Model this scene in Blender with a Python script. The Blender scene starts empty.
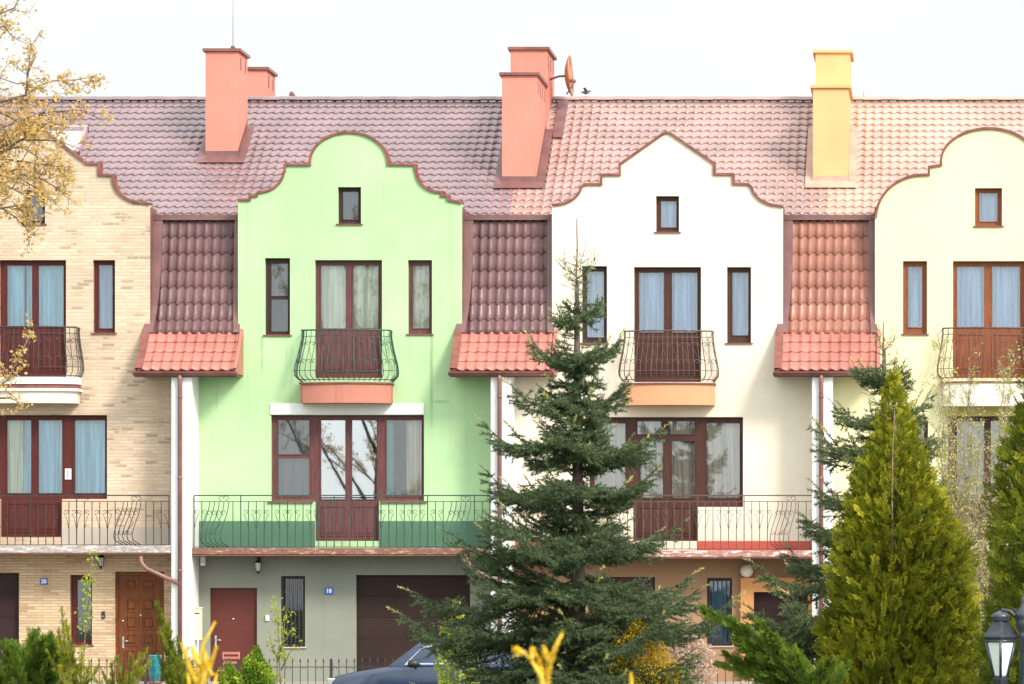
import bpy, math, random
import numpy as np
from mathutils import Vector, Matrix
from mathutils.geometry import tessellate_polygon

random.seed(7)
SC = bpy.context.scene
COL = SC.collection
R = math.radians

# ------------------------------------------------------------------ camera model
F = 4600.0          # focal length in pixels
D = 100.0           # camera to facade plane (y = 0)
VX, VY = 935.0, 600.0   # principal point in the picture
XC, EZ = (VX - 512) / 46.0, 1.57
YARD, STREET = -0.20, -0.75

def fx(px, y=0.0): return XC + (px - VX) * (D + y) / F
def fz(py, y=0.0): return EZ + (VY - py) * (D + y) / F
def P(px, py, d): return Vector((XC + (px - VX) * d / F, d - D, EZ + (VY - py) * d / F))

# ------------------------------------------------------------------ object helpers
ORIG = {}
def world_org(o):
    v = Vector((0, 0, 0))
    while o is not None:
        v += o.location; o = o.parent
    return v

def tag(o, label=None, cat=None, group=None, kind=None):
    if label: o['label'] = label
    if cat: o['category'] = cat
    if group: o['group'] = group
    if kind: o['kind'] = kind
    return o

def thing(name, loc, label, cat, group=None):
    o = bpy.data.objects.new(name, None)
    COL.objects.link(o); o.location = loc
    o.empty_display_size = 0.2
    return tag(o, label, cat, group)

class MB:
    def __init__(s):
        s.v = []; s.f = []; s.sm = []
    def add(s, vs, fs, smooth=False):
        n = len(s.v); s.v += [tuple(v) for v in vs]
        for f in fs:
            s.f.append(tuple(i + n for i in f)); s.sm.append(smooth)
        return s
    def box(s, x0, x1, y0, y1, z0, z1):
        x0, x1 = min(x0, x1), max(x0, x1); y0, y1 = min(y0, y1), max(y0, y1); z0, z1 = min(z0, z1), max(z0, z1)
        vs = [(x, y, z) for z in (z0, z1) for y in (y0, y1) for x in (x0, x1)]
        return s.add(vs, [(0, 2, 3, 1), (4, 5, 7, 6), (0, 1, 5, 4), (1, 3, 7, 5), (3, 2, 6, 7), (2, 0, 4, 6)])
    def bbox(s, x0, x1, y0, y1, z0, z1, b=0.01):
        """box with its four front edges chamfered (front is -y)"""
        x0, x1 = min(x0, x1), max(x0, x1); y0, y1 = min(y0, y1), max(y0, y1); z0, z1 = min(z0, z1), max(z0, z1)
        A = [(x0, y1, z0), (x1, y1, z0), (x1, y1, z1), (x0, y1, z1)]
        B = [(x0, y0 + b, z0), (x1, y0 + b, z0), (x1, y0 + b, z1), (x0, y0 + b, z1)]
        C = [(x0 + b, y0, z0 + b), (x1 - b, y0, z0 + b), (x1 - b, y0, z1 - b), (x0 + b, y0, z1 - b)]
        fs = [(3, 2, 1, 0), (8, 9, 10, 11)]
        for k in range(4):
            j = (k + 1) % 4
            fs += [(k, j, 4 + j, 4 + k), (4 + k, 4 + j, 8 + j, 8 + k)]
        return s.add(A + B + C, fs)
    def tube(s, pts, r, n=6, r1=None, cap=True, closed=False):
        pts = [Vector(p) for p in pts]
        m = len(pts)
        if m < 2: return s
        vs = []; prev = None
        for i, p in enumerate(pts):
            if closed: t = pts[(i + 1) % m] - pts[i - 1]
            else: t = pts[min(i + 1, m - 1)] - pts[max(i - 1, 0)]
            if t.length < 1e-9: t = Vector((0, 0, 1))
            t.normalize()
            if prev is None:
                a = Vector((0, 0, 1)) if abs(t.z) < 0.9 else Vector((0, 1, 0))
                u = t.cross(a).normalized()
            else:
                u = prev - t * prev.dot(t)
                u = u.normalized() if u.length > 1e-6 else t.orthogonal().normalized()
            prev = u; w = t.cross(u)
            rr = r if r1 is None else r + (r1 - r) * i / (m - 1)
            for k in range(n):
                a = 2 * math.pi * (k + 0.5) / n
                vs.append(p + u * (math.cos(a) * rr) + w * (math.sin(a) * rr))
        fs = []
        for i in range(m if closed else m - 1):
            j = (i + 1) % m
            for k in range(n):
                l = (k + 1) % n
                fs.append((i * n + k, i * n + l, j * n + l, j * n + k))
        if cap and not closed:
            fs.append(tuple(range(n - 1, -1, -1))); fs.append(tuple((m - 1) * n + k for k in range(n)))
        return s.add(vs, fs, n > 4)
    def lathe(s, prof, c=(0, 0, 0), n=16, smooth=True):
        vs = []
        for r, z in prof:
            for k in range(n):
                a = 2 * math.pi * (k + .5) / n
                vs.append((c[0] + r * math.cos(a), c[1] + r * math.sin(a), c[2] + z))
        fs = []
        for i in range(len(prof) - 1):
            for k in range(n):
                l = (k + 1) % n
                fs.append((i * n + k, i * n + l, (i + 1) * n + l, (i + 1) * n + k))
        fs.append(tuple(range(n - 1, -1, -1))); fs.append(tuple((len(prof) - 1) * n + k for k in range(n)))
        return s.add(vs, fs, smooth)
    def prism(s, poly, y0, y1):
        """(x,z) outline, extruded from y0 to y1"""
        n = len(poly)
        vs = [(x, y0, z) for x, z in poly] + [(x, y1, z) for x, z in poly]
        tri = tessellate_polygon([[Vector((x, z, 0)) for x, z in poly]])
        fs = []
        for t in tri: fs += [tuple(t), tuple(i + n for i in reversed(t))]
        for k in range(n):
            j = (k + 1) % n; fs.append((k, k + n, j + n, j))
        return s.add(vs, fs)
    def plate(s, outer, holes, y0, y1, back=False, sides=True):
        """(x,z) outline with rectangular holes: front face at y0, reveals to y1"""
        loops = [outer] + [([(h[0], h[2]), (h[0], h[3]), (h[1], h[3]), (h[1], h[2])] if not isinstance(h[0], tuple) else list(h)) for h in holes]
        flat = [p for l in loops for p in l]
        tri = tessellate_polygon([[Vector((x, z, 0)) for x, z in l] for l in loops])
        s.add([(x, y0, z) for x, z in flat], [tuple(t) for t in tri])
        if back: s.add([(x, y1, z) for x, z in flat], [tuple(t) for t in tri])
        for li, l in enumerate(loops):
            if li == 0 and not sides: continue
            m = len(l)
            s.add([(x, y0, z) for x, z in l] + [(x, y1, z) for x, z in l],
                  [(k, (k + 1) % m, m + (k + 1) % m, m + k) for k in range(m)])
        return s
    def build(s, name, mat, parent=None, org=None, recalc=True):
        o3 = world_org(parent) if parent else Vector(org if org else (0, 0, 0))
        me = bpy.data.meshes.new(name)
        me.from_pydata([(v[0] - o3.x, v[1] - o3.y, v[2] - o3.z) for v in s.v], [], s.f)
        me.polygons.foreach_set('use_smooth', s.sm)
        if recalc:
            import bmesh
            bm = bmesh.new(); bm.from_mesh(me)
            bmesh.ops.recalc_face_normals(bm, faces=bm.faces); bm.to_mesh(me); bm.free()
        me.materials.append(mat)
        o = bpy.data.objects.new(name, me); COL.objects.link(o)
        if parent: o.parent = parent
        else: o.location = o3
        return o

def tri_mesh(name, tris, tint, mat, parent=None, org=(0, 0, 0), mats=None, midx=None):
    """tris (N,3,3) float array in world space"""
    o3 = np.array(world_org(parent) if parent else org, dtype=np.float32)
    v = (tris.reshape(-1, 3) - o3).astype(np.float32)
    n = len(tris)
    me = bpy.data.meshes.new(name)
    me.vertices.add(n * 3); me.loops.add(n * 3); me.polygons.add(n)
    me.vertices.foreach_set('co', v.ravel())
    me.loops.foreach_set('vertex_index', np.arange(n * 3, dtype=np.int32))
    me.polygons.foreach_set('loop_start', np.arange(0, n * 3, 3, dtype=np.int32))
    try: me.polygons.foreach_set('loop_total', np.full(n, 3, dtype=np.int32))
    except Exception: pass
    me.materials.append(mat)
    a = me.attributes.new('tint', 'FLOAT', 'POINT')
    a.data.foreach_set('value', np.repeat(tint.astype(np.float32), 3))
    me.update(); me.validate()
    o = bpy.data.objects.new(name, me); COL.objects.link(o)
    if parent: o.parent = parent
    else: o.location = Vector([float(x) for x in o3])
    return o

# ------------------------------------------------------------------ materials
def srgb(r, g, b):
    f = lambda c: (c / 255 / 12.92) if c / 255 <= 0.04045 else ((c / 255 + 0.055) / 1.055) ** 2.4
    return (f(r), f(g), f(b), 1)

class NT:
    def __init__(s, name):
        s.m = bpy.data.materials.new(name); s.m.use_nodes = True
        s.t = s.m.node_tree; s.b = s.t.nodes['Principled BSDF']; s.out = s.t.nodes['Material Output']
    def n(s, typ, **kw):
        n = s.t.nodes.new(typ)
        for k, v in kw.items():
            if k.startswith('i_'):
                key = k[2:]
                n.inputs[int(key) if key.isdigit() else key.replace('_', ' ')].default_value = v
            else: setattr(n, k, v)
        return n
    def l(s, a, b): s.t.links.new(a, b)
    def math(s, op, a, b=None, clamp=False):
        n = s.n('ShaderNodeMath', operation=op); n.use_clamp = clamp
        for i, x in enumerate((a, b)):
            if x is None: continue
            if isinstance(x, (int, float)): n.inputs[i].default_value = x
            else: s.l(x, n.inputs[i])
        return n.outputs[0]
    def mix(s, fac, a, b, blend='MIX'):
        n = s.n('ShaderNodeMix', data_type='RGBA', blend_type=blend)
        for i, x in ((0, fac), (6, a), (7, b)):
            if isinstance(x, (int, float)): n.inputs[i].default_value = x
            elif isinstance(x, tuple): n.inputs[i].default_value = x
            else: s.l(x, n.inputs[i])
        return n.outputs[2]
    def obj(s):
        n = s.n('ShaderNodeTexCoord'); return n.outputs['Object']
    def noise(s, vec, scale, detail=4, rough=.55):
        n = s.n('ShaderNodeTexNoise'); n.inputs['Scale'].default_value = scale
        n.inputs['Detail'].default_value = detail; n.inputs['Roughness'].default_value = rough
        if vec is not None: s.l(vec, n.inputs['Vector'])
        return n.outputs['Fac']
    def ramp(s, fac, lo, hi, a=0.0, b=1.0):
        n = s.n('ShaderNodeMapRange', interpolation_type='SMOOTHSTEP'); n.clamp = True
        s.l(fac, n.inputs[0])
        for i, x in enumerate((lo, hi, a, b)): n.inputs[i + 1].default_value = x
        return n.outputs[0]
    def mapv(s, vec, scale):
        n = s.n('ShaderNodeMapping'); n.inputs['Scale'].default_value = scale
        s.l(vec, n.inputs['Vector']); return n.outputs[0]
    def bump(s, h, strength=.3, dist=.01):
        n = s.n('ShaderNodeBump'); n.inputs['Strength'].default_value = strength; n.inputs['Distance'].default_value = dist
        s.l(h, n.inputs['Height']); s.l(n.outputs[0], s.b.inputs['Normal'])

def scl(c, k): return (min(1, c[0] * k), min(1, c[1] * k), min(1, c[2] * k), 1)

def M_plain(name, c, rough=.6, var=.12, scale=6, metal=0, bump=0, bscale=60, spec=.5, coat=0):
    m = NT(name); o = m.obj()
    f = m.noise(o, scale, 5)
    col = m.mix(m.ramp(f, .3, .7), scl(c, 1 - var), scl(c, 1 + var))
    m.l(col, m.b.inputs['Base Color'])
    m.b.inputs['Roughness'].default_value = rough; m.b.inputs['Metallic'].default_value = metal
    m.b.inputs['Specular IOR Level'].default_value = spec
    m.b.inputs['Coat Weight'].default_value = coat; m.b.inputs['Coat Roughness'].default_value = .12
    if bump: m.bump(m.noise(o, bscale, 4), bump, .01)
    return m.m

def M_stucco(name, c, stains=(), dirt=.10, streak=.10):
    """painted render: fine grain, broad mottling, faint rain streaks, optional named stains (x0,x1,z0,z1,amount)"""
    m = NT(name); g = m.n('ShaderNodeNewGeometry'); pos = g.outputs['Position']
    broad = m.ramp(m.noise(pos, .55, 5, .6), .3, .72)
    col = m.mix(broad, scl(c, 1 - dirt), scl(c, 1.03))
    fine = m.ramp(m.noise(pos, 9, 5, .6), .35, .75)
    col = m.mix(m.math('MULTIPLY', fine, .22), col, scl(c, .86))
    st = m.ramp(m.noise(m.mapv(pos, (5.5, 5.5, .22)), 1.0, 4, .6), .57, .80)
    col = m.mix(m.math('MULTIPLY', st, streak), col, scl(c, .55))
    if stains:
        sep = m.n('ShaderNodeSeparateXYZ'); m.l(pos, sep.inputs[0])
        wob = m.noise(m.mapv(pos, (12, 12, 2.5)), 1, 4)
        for x0, x1, z0, z1, amt in stains:
            cx, hw = (x0 + x1) / 2, (x1 - x0) / 2
            dx = m.math('ABSOLUTE', m.math('SUBTRACT', sep.outputs[0], cx))
            a = m.ramp(dx, hw * .2, hw, 1, 0)
            b = m.ramp(sep.outputs[2], z0, z0 + (z1 - z0) * .6, 0, 1)
            d = m.ramp(sep.outputs[2], z1 - .02, z1 + .02, 1, 0)
            k = m.math('MULTIPLY', m.math('MULTIPLY', a, b), m.math('MULTIPLY', d, m.math('MULTIPLY', m.ramp(wob, .3, .7, .4, 1), amt)))
            col = m.mix(k, col, (c[0] * .42, c[1] * .45, c[2] * .32, 1))
    m.l(col, m.b.inputs['Base Color']); m.b.inputs['Roughness'].default_value = .9
    m.b.inputs['Specular IOR Level'].default_value = .2
    m.bump(m.noise(pos, 55, 4), .35, .008)
    return m.m

def M_brick(name, c1, c2, mort, dark, rowh=.073, w=.27, darkamt=1.0):
    m = NT(name); g = m.n('ShaderNodeNewGeometry'); pos = g.outputs['Position']
    sep = m.n('ShaderNodeSeparateXYZ'); m.l(pos, sep.inputs[0])
    cmb = m.n('ShaderNodeCombineXYZ')
    m.l(m.math('ADD', sep.outputs[0], sep.outputs[1]), cmb.inputs[0]); m.l(sep.outputs[2], cmb.inputs[1])
    def brick(a, b, mo, ms=.012):
        n = m.n('ShaderNodeTexBrick'); m.l(cmb.outputs[0], n.inputs['Vector'])
        n.offset = .5; n.inputs['Color1'].default_value = a; n.inputs['Color2'].default_value = b; n.inputs['Mortar'].default_value = mo
        n.inputs['Scale'].default_value = 1; n.inputs['Mortar Size'].default_value = ms; n.inputs['Mortar Smooth'].default_value = .2
        n.inputs['Brick Width'].default_value = w; n.inputs['Row Height'].default_value = rowh
        return n
    b1 = brick(c1, c2, mort)
    b2 = brick((0, 0, 0, 1), (1, 1, 1, 1), (0, 0, 0, 1))
    clump = m.noise(m.mapv(pos, (.9, .9, 2.2)), 1.1, 3)
    thr = m.math('ADD', b2.outputs['Color'], m.math('MULTIPLY', m.math('SUBTRACT', clump, .5), 2.6))
    k = m.ramp(thr, .86, 1.08)
    grain = m.noise(pos, 26, 5)
    col = m.mix(m.math('MULTIPLY', k, m.ramp(grain, .3, .65, .35 * darkamt, darkamt)), b1.outputs['Color'], dark)
    col = m.mix(m.math('MULTIPLY', m.ramp(grain, .4, .8), .25), col, scl(c2, .75))
    broad = m.ramp(m.noise(pos, .6, 4), .3, .7, .88, 1.06)
    mul = m.n('ShaderNodeVectorMath', operation='SCALE'); m.l(col, mul.inputs[0]); m.l(broad, mul.inputs['Scale'])
    m.l(mul.outputs[0], m.b.inputs['Base Color'])
    m.b.inputs['Roughness'].default_value = .85; m.b.inputs['Specular IOR Level'].default_value = .25
    h = m.math('ADD', m.math('MULTIPLY', b1.outputs['Fac'], -.8), m.math('MULTIPLY', grain, .5))
    m.bump(h, .9, .014)
    return m.m

def M_tile(name, c, rough=.32, coat=.6, var=.2, ior=1.6):
    m = NT(name); g = m.n('ShaderNodeNewGeometry'); pos = g.outputs['Position']
    f = m.noise(pos, .9, 5, .6); f2 = m.noise(m.mapv(pos, (5, 1.2, 1.2)), 2.0, 4)
    col = m.mix(m.ramp(f, .3, .7), scl(c, 1 - var), scl(c, 1 + var))
    col = m.mix(m.math('MULTIPLY', m.ramp(f2, .5, .8), .25), col, scl((c[0] * .7 + .05, c[1] + .04, c[2] + .04), 1))
    sn = m.n('ShaderNodeVectorMath', operation='SNAP'); m.l(pos, sn.inputs[0]); sn.inputs[1].default_value = (.392, .292, .35)
    wn = m.n('ShaderNodeTexWhiteNoise'); m.l(sn.outputs[0], wn.inputs['Vector'])
    col = m.mix(m.ramp(wn.outputs['Value'], 0, 1, 0, .22), col, scl(c, .62))
    li = m.ramp(m.noise(pos, 3.2, 6, .7), .62, .74); col = m.mix(m.math('MULTIPLY', li, .28), col, (.30, .27, .20, 1))
    m.l(col, m.b.inputs['Base Color'])
    m.l(m.ramp(f2, .3, .8, rough * .8, rough * 1.35), m.b.inputs['Roughness'])
    m.b.inputs['IOR'].default_value = ior
    m.b.inputs['Coat Weight'].default_value = coat; m.b.inputs['Coat Roughness'].default_value = .18; m.b.inputs['Coat IOR'].default_value = ior
    return m.m

def M_wood(name, c, rough=.55, var=.25, spec=.3):
    m = NT(name); o = m.obj()
    f = m.noise(m.mapv(o, (14, 14, 1.2)), 2.0, 5)
    col = m.mix(m.ramp(f, .3, .7), scl(c, 1 - var), scl(c, 1 + var))
    m.l(col, m.b.inputs['Base Color']); m.b.inputs['Roughness'].default_value = rough; m.b.inputs['Specular IOR Level'].default_value = spec
    m.bump(f, .15, .005)
    return m.m

def M_glass(name, tint=(.93, .96, .97, 1), refl=.28):
    m = NT(name); t = m.t
    t.nodes.remove(m.b)
    tr = m.n('ShaderNodeBsdfTransparent'); tr.inputs[0].default_value = tint
    gl = m.n('ShaderNodeBsdfGlossy'); gl.inputs['Color'].default_value = (.93, .97, 1, 1); gl.inputs['Roughness'].default_value = .015
    o = m.obj(); bp = m.n('ShaderNodeBump'); bp.inputs['Strength'].default_value = .03; bp.inputs['Distance'].default_value = .01
    m.l(m.noise(o, 1.6, 2), bp.inputs['Height']); m.l(bp.outputs[0], gl.inputs['Normal'])
    fr = m.n('ShaderNodeFresnel'); fr.inputs[0].default_value = 1.5
    fac = m.math('MAXIMUM', m.math('ADD', fr.outputs[0], refl - .04), refl)
    mx = m.n('ShaderNodeMixShader'); m.l(fac, mx.inputs[0]); m.l(tr.outputs[0], mx.inputs[1]); m.l(gl.outputs[0], mx.inputs[2])
    m.l(mx.outputs[0], m.out.inputs[0])
    return m.m

def M_cloth(name, c, trans=.35):
    m = NT(name); o = m.obj()
    f = m.noise(m.mapv(o, (9, 9, .4)), 1.6, 4)
    col = m.mix(m.ramp(f, .3, .7), scl(c, .62), scl(c, 1.10))  # fold shading painted in as upright light and dark streaks
    m.l(col, m.b.inputs['Base Color']); m.b.inputs['Roughness'].default_value = .9
    tl = m.n('ShaderNodeBsdfTranslucent'); m.l(col, tl.inputs[0])
    mx = m.n('ShaderNodeMixShader'); mx.inputs[0].default_value = trans
    m.l(m.b.outputs[0], mx.inputs[1]); m.l(tl.outputs[0], mx.inputs[2]); m.l(mx.outputs[0], m.out.inputs[0])
    return m.m

def M_leaf(name, dark, light, tip=None, trans=.3, rough=.6):
    """foliage: per-spray tint attribute + position noise between a dark and a light leaf colour"""
    m = NT(name); g = m.n('ShaderNodeNewGeometry')
    at = m.n('ShaderNodeAttribute'); at.attribute_name = 'tint'
    nz = m.ramp(m.noise(g.outputs['Position'], 2.6, 3), .3, .7)
    f = m.math('ADD', m.math('MULTIPLY', at.outputs['Fac'], .7), m.math('MULTIPLY', nz, .3), True)
    col = m.mix(f, dark, light)
    if tip: col = m.mix(m.ramp(at.outputs['Fac'], .72, 1.0), col, tip)
    m.l(col, m.b.inputs['Base Color']); m.b.inputs['Roughness'].default_value = rough
    m.b.inputs['Specular IOR Level'].default_value = .3
    tl = m.n('ShaderNodeBsdfTranslucent'); m.l(col, tl.inputs[0])
    mx = m.n('ShaderNodeMixShader'); mx.inputs[0].default_value = trans
    m.l(m.b.outputs[0], mx.inputs[1]); m.l(tl.outputs[0], mx.inputs[2]); m.l(mx.outputs[0], m.out.inputs[0])
    return m.m

def M_flake(name, c, under, amt=.5):
    """old paint flaking off an edge"""
    m = NT(name); g = m.n('ShaderNodeNewGeometry'); pos = g.outputs['Position']
    f = m.ramp(m.noise(m.mapv(pos, (2.2, 6, 9)), 1.6, 6, .7), .5, .62)
    f2 = m.ramp(m.noise(m.mapv(pos, (6, 6, 18)), 2, 5, .7), .4, .7)
    col = m.mix(m.math('MULTIPLY', f, amt), m.mix(f2, scl(c, .7), scl(c, 1.15)), under)
    m.l(col, m.b.inputs['Base Color']); m.b.inputs['Roughness'].default_value = .75
    m.bump(f, .3, .01)
    return m.m

MAT = {}
MAT['brick'] = M_brick('cream_brick', (.70, .535, .395, 1), (.57, .415, .295, 1), (.60, .47, .34, 1), (.34, .25, .18, 1))
MAT['stone'] = M_brick('cream_stone_cladding', (.74, .55, .36, 1), (.56, .38, .23, 1), (.50, .36, .22, 1), (.40, .24, .13, 1), .062, .34, .8)
MAT['green'] = M_stucco('green_render', (.445, .645, .345, 1), stains=[
    (fx(260), fx(264), fz(384), fz(337), .65), (fx(429), fx(434), fz(450), fz(335), .75), (fx(409), fx(411), fz(372), fz(337), .4),
    (fx(430), fx(452), fz(404), fz(400.5), .7), (fx(382), fx(385), fz(220), fz(182), .3), (fx(340), fx(343), fz(258), fz(225), .25),
    (fx(285), fx(287), fz(380), fz(337), .35), (fx(300), fx(306), fz(460), fz(404), .25), (fx(386), fx(391), fz(470), fz(404), .3), (fx(244), fx(250), fz(300), fz(202), .18), (fx(446), fx(455), fz(330), fz(206), .2), (fx(318), fx(322), fz(252), fz(166), .14)], dirt=.17, streak=.30)
MAT['white'] = M_stucco('white_render', (.80, .70, .56, 1), dirt=.09, streak=.14)
MAT['cream'] = M_stucco('pale_yellow_render', (.80, .735, .44, 1), dirt=.09, streak=.14)
MAT['grey'] = M_stucco('grey_green_render', (.25, .262, .212, 1), dirt=.18, streak=.3)
MAT['tan'] = M_stucco('tan_render', (.36, .21, .12, 1), dirt=.12, streak=.15)
MAT['orange'] = M_stucco('orange_render', (.62, .29, .11, 1), dirt=.08)
MAT['ochre'] = M_stucco('ochre_render', (.55, .46, .16, 1), dirt=.08)
MAT['pilaster'] = M_stucco('white_party_wall', (.80, .79, .77, 1), dirt=.08, streak=.14)
MAT['plinth_green'] = M_stucco('dark_green_plinth', (.10, .20, .13, 1), dirt=.2, streak=.3)
MAT['plinth_red'] = M_stucco('red_plinth', (.55, .11, .08, 1), dirt=.1)
MAT['plinth_grey'] = M_stucco('pale_grey_plinth', (.50, .43, .36, 1), dirt=.15, streak=.2)
MAT['salmon'] = M_stucco('salmon_chimney_render', (.70, .255, .195, 1), dirt=.18, streak=.3)
MAT['apricot'] = M_stucco('apricot_chimney_render', (.80, .45, .21, 1), dirt=.16, streak=.2)  # salmon render with the flare's warm glow mixed into its colour
MAT['terracotta'] = M_stucco('terracotta_fascia', (.50, .20, .145, 1), dirt=.2, streak=.4)
MAT['peach'] = M_stucco('peach_fascia', (.70, .33, .18, 1), dirt=.1, streak=.15)
MAT['cornice'] = M_stucco('cream_cornice', (.76, .68, .56, 1), dirt=.1, streak=.2)
MAT['whiteband'] = M_stucco('white_lintel', (.80, .80, .76, 1), dirt=.05)
MAT['roof'] = M_tile('maroon_metal_tile', (.205, .122, .126, 1), rough=.44, coat=.7, ior=1.6)
MAT['roof_warm'] = M_tile('red_brown_metal_tile', (.34, .195, .165, 1), rough=.44, coat=.7, ior=1.6)
MAT['roof_orange'] = M_tile('orange_brown_metal_tile', (.47, .275, .205, 1), rough=.44, coat=.7, ior=1.6)  # orange glow of the lens flare put into the roof colour
MAT['mansard'] = M_tile('dark_maroon_metal_tile', (.118, .046, .046, 1), rough=.48, coat=.10, ior=1.5)
MAT['mansard_warm'] = M_tile('russet_metal_tile', (.30, .105, .065, 1), rough=.50, coat=.08, ior=1.5)
MAT['eave'] = M_tile('brick_red_metal_tile', (.45, .155, .12, 1), rough=.5, coat=.1, ior=1.45)
MAT['flash'] = M_plain('maroon_sheet_flashing', (.17, .075, .07, 1), .4, .2, 3)
MAT['flash_pale'] = M_plain('pale_lilac_flashing', (.36, .25, .25, 1), .35, .15, 3)
MAT['flash_warm'] = M_plain('pale_peach_flashing', (.50, .31, .23, 1), .4, .15, 3)
MAT['coping'] = M_plain('red_brown_coping', (.20, .062, .045, 1), .55, .25, 5)
MAT['gutter'] = M_plain('brown_gutter', (.19, .065, .05, 1), .35, .25, 4)
MAT['pipe'] = M_plain('brown_downpipe', (.22, .105, .088, 1), .4, .15, 3)
MAT['pipe_pale'] = M_plain('pale_pink_drain', (.56, .40, .36, 1), .45, .15, 3)
MAT['w_red'] = M_wood('oxblood_window_wood', (.080, .012, .009, 1))
MAT['w_mauve'] = M_wood('faded_maroon_wood', (.115, .040, .040, 1))
MAT['w_dark'] = M_wood('dark_brown_wood', (.040, .018, .017, 1))
MAT['w_brown'] = M_wood('chestnut_window_wood', (.060, .021, .014, 1))
MAT['w_rust'] = M_wood('rust_window_wood', (.22, .062, .022, 1))  # brown wood, painted more orange to carry the flare's glow
MAT['door_oak'] = M_wood('varnished_door_wood', (.155, .044, .009, 1), .55, .3, .3)
MAT['door_plain'] = M_plain('plain_maroon_door', (.105, .026, .019, 1), .6, .1, 2, spec=.25)
MAT['garage'] = M_plain('dark_brown_garage_door', (.032, .018, .014, 1), .7, .12, 2, spec=.2)
MAT['garage2'] = M_plain('charcoal_brown_garage_door', (.034, .018, .018, 1), .7, .12, 2, spec=.2)
MAT['glass'] = M_glass('window_glass', refl=.12)
MAT['glass_mirror'] = M_glass('reflective_window_glass', refl=.42)
MAT['glass_dark'] = M_glass('smoked_glass', (.5, .53, .56, 1), .10)
MAT['c_blue'] = M_cloth('blue_white_curtain', (.45, .76, .92, 1), .10)
MAT['c_lilac'] = M_cloth('lilac_sheer_curtain', (.54, .70, .98, 1), .10)  # white sheer; the blue sky reflection is put into the cloth colour
MAT['c_cream'] = M_cloth('cream_roller_blind', (.84, .88, .66, 1), .10)
MAT['c_grey'] = M_cloth('grey_insect_screen', (.20, .20, .19, 1), .2)
MAT['c_beige'] = M_cloth('beige_curtain', (.70, .60, .48, 1), .10)
MAT['c_teal'] = M_cloth('teal_curtain', (.14, .46, .42, 1), .10)
MAT['c_night'] = M_cloth('dim_curtain', (.10, .10, .11, 1), .2)
MAT['iron_green'] = M_plain('dark_green_iron', (.025, .055, .042, 1), .45, .3, 20)
MAT['iron_black'] = M_plain('black_iron', (.030, .024, .022, 1), .45, .3, 20)
MAT['iron_brown'] = M_plain('rusty_brown_iron', (.10, .050, .038, 1), .55, .3, 20)
MAT['slab_red'] = M_flake('red_tile_slab_edge', (.24, .10, .07, 1), (.52, .40, .25, 1), .6)
MAT['slab_grey'] = M_flake('grey_slab_edge', (.40, .35, .31, 1), (.72, .68, .62, 1), .7)
MAT['slab_white'] = M_flake('white_flaking_slab_edge', (.42, .20, .16, 1), (.72, .66, .62, 1), .9)
MAT['soffit'] = M_plain('grey_soffit', (.34, .30, .25, 1), .8, .1)
MAT['metal'] = M_plain('brushed_steel', (.62, .60, .57, 1), .3, .1, metal=1)
MAT['whiteplastic'] = M_plain('white_plastic', (.78, .78, .76, 1), .4, .03)
MAT['blackplastic'] = M_plain('black_plastic', (.02, .02, .022, 1), .4, .1)
MAT['sign_blue'] = M_plain('blue_enamel', (.02, .12, .42, 1), .3, .05)
MAT['sign_white'] = M_plain('white_enamel', (.8, .8, .8, 1), .4, .03)
MAT['concrete'] = M_stucco('concrete_paving', (.36, .33, .29, 1), dirt=.2)
MAT['asphalt'] = M_plain('asphalt', (.05, .05, .052, 1), .9, .2, 30, bump=.4)
MAT['kerb'] = M_plain('kerb_stone', (.32, .31, .29, 1), .85, .15, 5, bump=.2)
MAT['lawn'] = M_plain('lawn_grass', (.045, .085, .02, 1), .9, .4, 3, bump=.6, bscale=40)
MAT['bark'] = M_plain('grey_brown_bark', (.10, .072, .052, 1), .9, .35, 14, bump=.6, bscale=40)
MAT['bark_red'] = M_plain('orange_brown_shoot', (.22, .11, .045, 1), .8, .25, 14)
MAT['twig'] = M_plain('pale_twig', (.22, .16, .11, 1), .8, .3, 10)
MAT['twig_grey'] = M_plain('grey_twig', (.17, .125, .10, 1), .8, .3, 10)
MAT['gold_stem'] = M_plain('yellow_shoot_stem', (.62, .42, .04, 1), .7, .2, 20)
MAT['spruce'] = M_leaf('spruce_needles', (.030, .054, .026, 1), (.20, .27, .115, 1), (.60, .54, .20, 1), .14)
MAT['spruce_b'] = M_leaf('bluish_spruce_needles', (.048, .076, .032, 1), (.24, .285, .12, 1), (.62, .48, .20, 1), .15)
MAT['thuja'] = M_leaf('golden_thuja_scales', (.070, .098, .005, 1), (.45, .45, .026, 1), (.68, .58, .05, 1), .35)
MAT['thuja_g'] = M_leaf('green_gold_thuja_scales', (.050, .085, .006, 1), (.32, .35, .022, 1), (.55, .52, .04, 1), .35)
MAT['juniper'] = M_leaf('juniper_scales', (.038, .080, .008, 1), (.18, .27, .025, 1), (.42, .48, .06, 1), .3)
MAT['gold'] = M_leaf('golden_conifer_scales', (.80, .52, .02, 1), (.95, .72, .04, 1), (.95, .52, .03, 1), .25)
MAT['lime'] = M_leaf('lime_leaves', (.20, .28, .02, 1), (.50, .56, .06, 1), (.66, .60, .08, 1), .45)
MAT['box'] = M_leaf('boxwood_leaves', (.08, .16, .010, 1), (.32, .44, .03, 1), (.50, .55, .06, 1), .4)
MAT['forsythia'] = M_leaf('forsythia_flowers', (.62, .38, .005, 1), (.85, .60, .01, 1), None, .35)
MAT['pinkflower'] = M_leaf('pale_pink_blossom', (.45, .30, .22, 1), (.70, .52, .42, 1), None, .3)
MAT['budleaf'] = M_leaf('ochre_young_leaves', (.62, .40, .12, 1), (.84, .60, .22, 1), (.82, .44, .20, 1), .5)
MAT['shrubleaf'] = M_leaf('yellow_green_buds', (.34, .34, .07, 1), (.66, .62, .18, 1), None, .4)

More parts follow.
